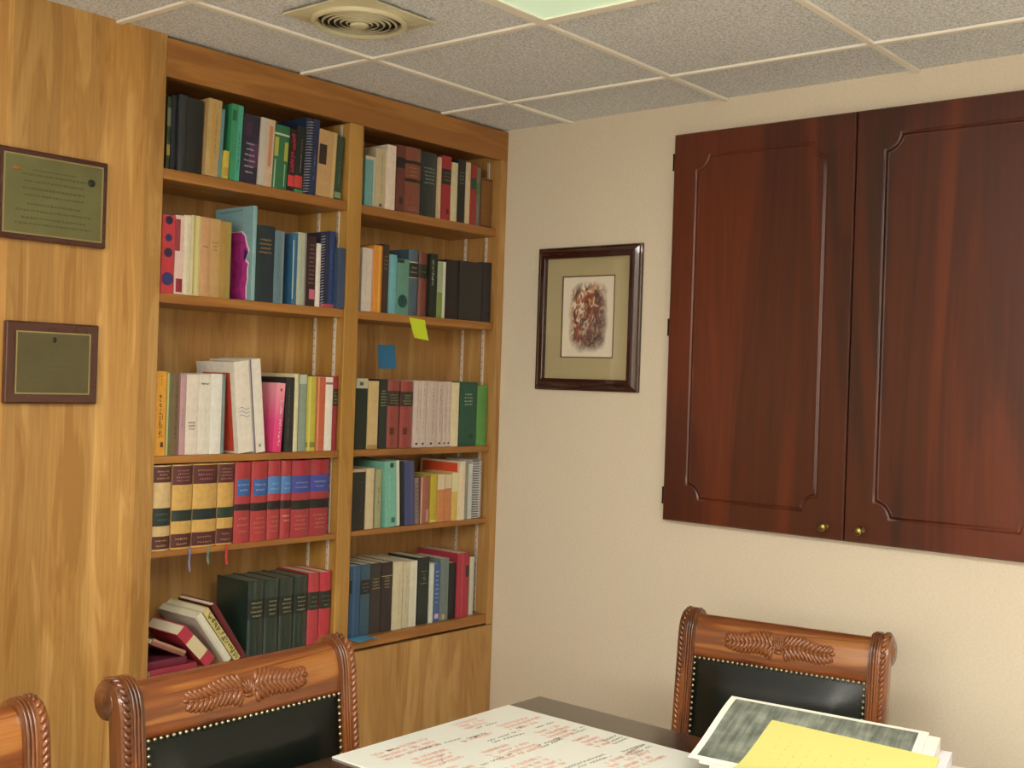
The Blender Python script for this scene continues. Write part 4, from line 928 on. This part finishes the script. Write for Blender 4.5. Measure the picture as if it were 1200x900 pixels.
for (x, y, l, rows) in ((-.40, -.095, .13, 1), (-.27, -.112, .06, 1), (-.25, -.155, .11, 2), (-.20, -.075, .07, 1), (-.10, -.165, .07, 1), (-.06, -.235, .05, 2), (-.2, -.25, .08, 2), (-.07, -.33, .06, 3), (-.38, -.25, .10, 1), (-.28, -.38, .14, 2), (-.1, -.40, .08, 3)):
    for k in range(rows): blk.append((x, y-.013*k, l, .0036, rr.uniform(-.05, .12)))
scribble(mat('#e9c9bb', .5), 'red_handwriting', 5, .0029, red)
scribble(mat('#a5a79a', .5), 'black_handwriting', 6, .0017, blk)
bs.rotation_euler = (0, 0, R_(.3))

# ------------------------------------------------------------------ pile of papers
PU = Vector((.977, .213)).normalized(); PV = Vector((.213, -.977)).normalized()
PA = Vector((-1.180, -1.558))
def fz(u, v):
    t = max(-.6, min(1.25, u/.279)); g_ = t*t*(3-2*t) if 0 < t < 1 else (0 if t <= 0 else 1)
    return .800+.060*(.55*max(0, min(1, t))+.45*g_)-.010*v/.417
BASE = .7642
def slab(name, u0, u1, v0, v1, f0, f1, hexc, lift0=0, lift1=0, wob=0.0, curl=0.0):
    b = MB(); NU, NV = 14, 14
    def Z(u, v, f):
        top = fz(u, v); return BASE+(top-BASE)*f+curl*((v-v0)/(v1-v0)-.5)**2
    def P(u, v, f, l):
        q = PA+PU*u+PV*v; return (q.x, q.y, Z(u, v, f)+l)
    U = lambda a: u0+(u1-u0)*a
    Vv = lambda a: v0+(v1-v0)*a
    b.grid(lambda a, c: P(U(a), Vv(c), f1, lift1), NU, NV)
    b.grid(lambda a, c: P(U(a), Vv(c), f0, lift0), NU, NV)
    for vv in (v0, v1): b.grid(lambda a, c: P(U(a), vv, f0+(f1-f0)*c, lift0+(lift1-lift0)*c), NU, 1, False)
    for uu in (u0, u1): b.grid(lambda a, c: P(uu, Vv(a), f0+(f1-f0)*c, lift0+(lift1-lift0)*c), NV, 1, False)
    return b.build(name, mat(hexc, .75))
G_ = 'papers piled on the table'
tag(slab('paper_stack', .02, .279, .05, .510, 0, .30, '#d9d4da'), 'lowest pale lavender paper stack, sticking out furthest right', 'paper stack', G_)
tag(slab('paper_stack', .015, .285, .04, .462, .31, .60, '#e6e3ea'), 'white paper stack second from bottom of the pile', 'paper stack', G_)
tag(slab('paper_stack', .01, .275, .02, .440, .61, .93, '#eceae0'), 'white paper stack just under the printed sheet', 'paper stack', G_)
pg = slab('printed_sheet', 0, .279, 0, .417, .94, .99, '#edeee2', 0, .0)
tag(pg, 'printed sheet with grey picture and white margin under the yellow paper', 'paper', G_)
def ink():
    m = bpy.data.materials.new('grey_print'); m.use_nodes = True; nt = m.node_tree; bb = nt.nodes['Principled BSDF']; L = nt.links.new
    tc = nt.nodes.new('ShaderNodeTexCoord'); mp = nt.nodes.new('ShaderNodeMapping'); mp.inputs['Rotation'].default_value = (0, 0, R_(77.7)); L(tc.outputs['Object'], mp.inputs[0])
    mp2 = nt.nodes.new('ShaderNodeMapping'); mp2.inputs['Scale'].default_value = (110, 9, 1); L(mp.outputs[0], mp2.inputs[0])
    n = nt.nodes.new('ShaderNodeTexNoise'); n.inputs['Scale'].default_value = 1; n.inputs['Detail'].default_value = 3; L(mp2.outputs[0], n.inputs['Vector'])
    n2 = nt.nodes.new('ShaderNodeTexNoise'); n2.inputs['Scale'].default_value = 22; n2.inputs['Detail'].default_value = 5; L(tc.outputs['Object'], n2.inputs['Vector'])
    ad = nt.nodes.new('ShaderNodeMath'); ad.operation = 'ADD'; L(n.outputs['Fac'], ad.inputs[0]); L(n2.outputs['Fac'], ad.inputs[1])
    mr = nt.nodes.new('ShaderNodeMapRange'); mr.inputs['From Min'].default_value = .75; mr.inputs['From Max'].default_value = 1.3; L(ad.outputs[0], mr.inputs['Value'])
    r = ramp(nt, [(0, '#5a6058'), (.5, '#7a8176'), (1, '#999f93')]); L(mr.outputs[0], r.inputs[0]); L(r.outputs[0], bb.inputs['Base Color']); bb.inputs['Roughness'].default_value = .6
    return m
b = MB()
def IP(u, v): q = PA+PU*u+PV*v; return (q.x, q.y, BASE+(fz(u, v)-BASE)*.99+.0004)
b.grid(lambda a, c: IP(.013+.253*a, .014+.385*c), 16, 12); b.build('printed_picture', ink(), pg)
Y1 = Vector((-.967, -1.629)); YW_ = Vector((-.988, -.15)); YV = Vector((.15, -.988))
def yz(q):
    d = Vector(q)-PA; return fz(d.dot(PU), d.dot(PV))
b = MB()
for o_ in (.0015, .0045): b.grid(lambda a, c: (*(Y1+YW_*.29*a+YV*.34*c), yz(Y1+YW_*.29*a+YV*.34*c)+o_), 16, 12)
for e in (0, 1):
    b.grid(lambda a, c: (*(Y1+YW_*.29*a+YV*.34*e), yz(Y1+YW_*.29*a+YV*.34*e)+.0015+.003*c), 16, 1, False)
    b.grid(lambda a, c: (*(Y1+YW_*.29*e+YV*.34*a), yz(Y1+YW_*.29*e+YV*.34*a)+.0015+.003*c), 12, 1, False)
yp = b.build('yellow_notepaper', mat('#d9d480', .6)); tag(yp, 'yellow legal notepaper lying on top of the paper pile', 'paper', G_)
b = MB(); rnd = random.Random(4)
for r_ in range(9):
    v = .04+r_*.022; u = .05+rnd.uniform(0, .03)
    while u < .2:
        du = rnd.uniform(.004, .012); q = [Y1+YW_*(a)+YV*(v+rnd.uniform(-.001, .001)+k) for a in (u, u+du) for k in (0, .0016)]
        b.add([(*p, yz(p)+.0050) for p in q], [(0, 2, 3, 1)]); u += du+rnd.uniform(.003, .02)
b.build('faint_handwriting', mat('#cfc474', .7), yp)

# ------------------------------------------------------------------ lights: the visible ceiling panel, plus sources added out of view
troffer(-1, 1, 0, LV, 'pale green lit ceiling light panel at the top edge', col=(.66, .86, .60, 1))
troffer(-4, 2, 0, LB, 'added unseen ceiling light panel behind the camera side, nearer wall', col=WARM)  # added out of view to light the room
troffer(-3, 4, 0, LB, 'added unseen ceiling light panel behind the camera', col=WARM)  # second unseen panel, also added for room light
# glowing window added to light the room, out of view in the side wall
b = MB(); y0, y1, z0, z1 = -3.4, -1.6, 1.25, 2.2
for q in ((y0-.06, y1+.06, z1, z1+.06), (y0-.06, y1+.06, z0-.06, z0), (y0-.06, y0, z0, z1), (y1, y1+.06, z0, z1), ((y0+y1)/2-.02, (y0+y1)/2+.02, z0, z1)): b.box(XW+.001, XW+.03, q[0], q[1], q[2], q[3])
wf = b.build('added_window', mat('#d8d0c0', .5)); wf['kind'] = 'structure'
b = MB(); b.box(XW+.004, XW+.008, y0, y1, z0, z1); wp = b.build('added_pane', lens_mat(LW, (1, .93, .82, 1)), wf)
w = bpy.data.worlds.new('World'); SC.world = w; w.use_nodes = True
w.node_tree.nodes['Background'].inputs[0].default_value = (.9, .85, .75, 1); w.node_tree.nodes['Background'].inputs[1].default_value = .02

# ------------------------------------------------------------------ camera
yaw, pitch, roll = .7062, -.0023, .0330
fw = Vector((math.cos(pitch)*math.cos(yaw), math.cos(pitch)*math.sin(yaw), math.sin(pitch)))
r0 = fw.cross(Vector((0, 0, 1))).normalized(); u0 = r0.cross(fw)
Rv = r0*math.cos(roll)+u0*math.sin(roll); Uv = -r0*math.sin(roll)+u0*math.cos(roll)
cam = bpy.data.cameras.new('camera'); cam.sensor_width = 36; cam.lens = 1375.23/1200*36; cam.clip_start = .05
co = bpy.data.objects.new('camera', cam); COL.objects.link(co)
M = Matrix((Rv, Uv, -fw)).transposed().to_4x4(); M.translation = Vector((-3.215, -2.7971, 1.5394)); co.matrix_world = M
SC.camera = co
vs_ = SC.view_settings; vs_.view_transform = 'Standard'; vs_.look = 'None'; vs_.gamma = 1; vs_.exposure = EXPO; vs_.use_curve_mapping = False
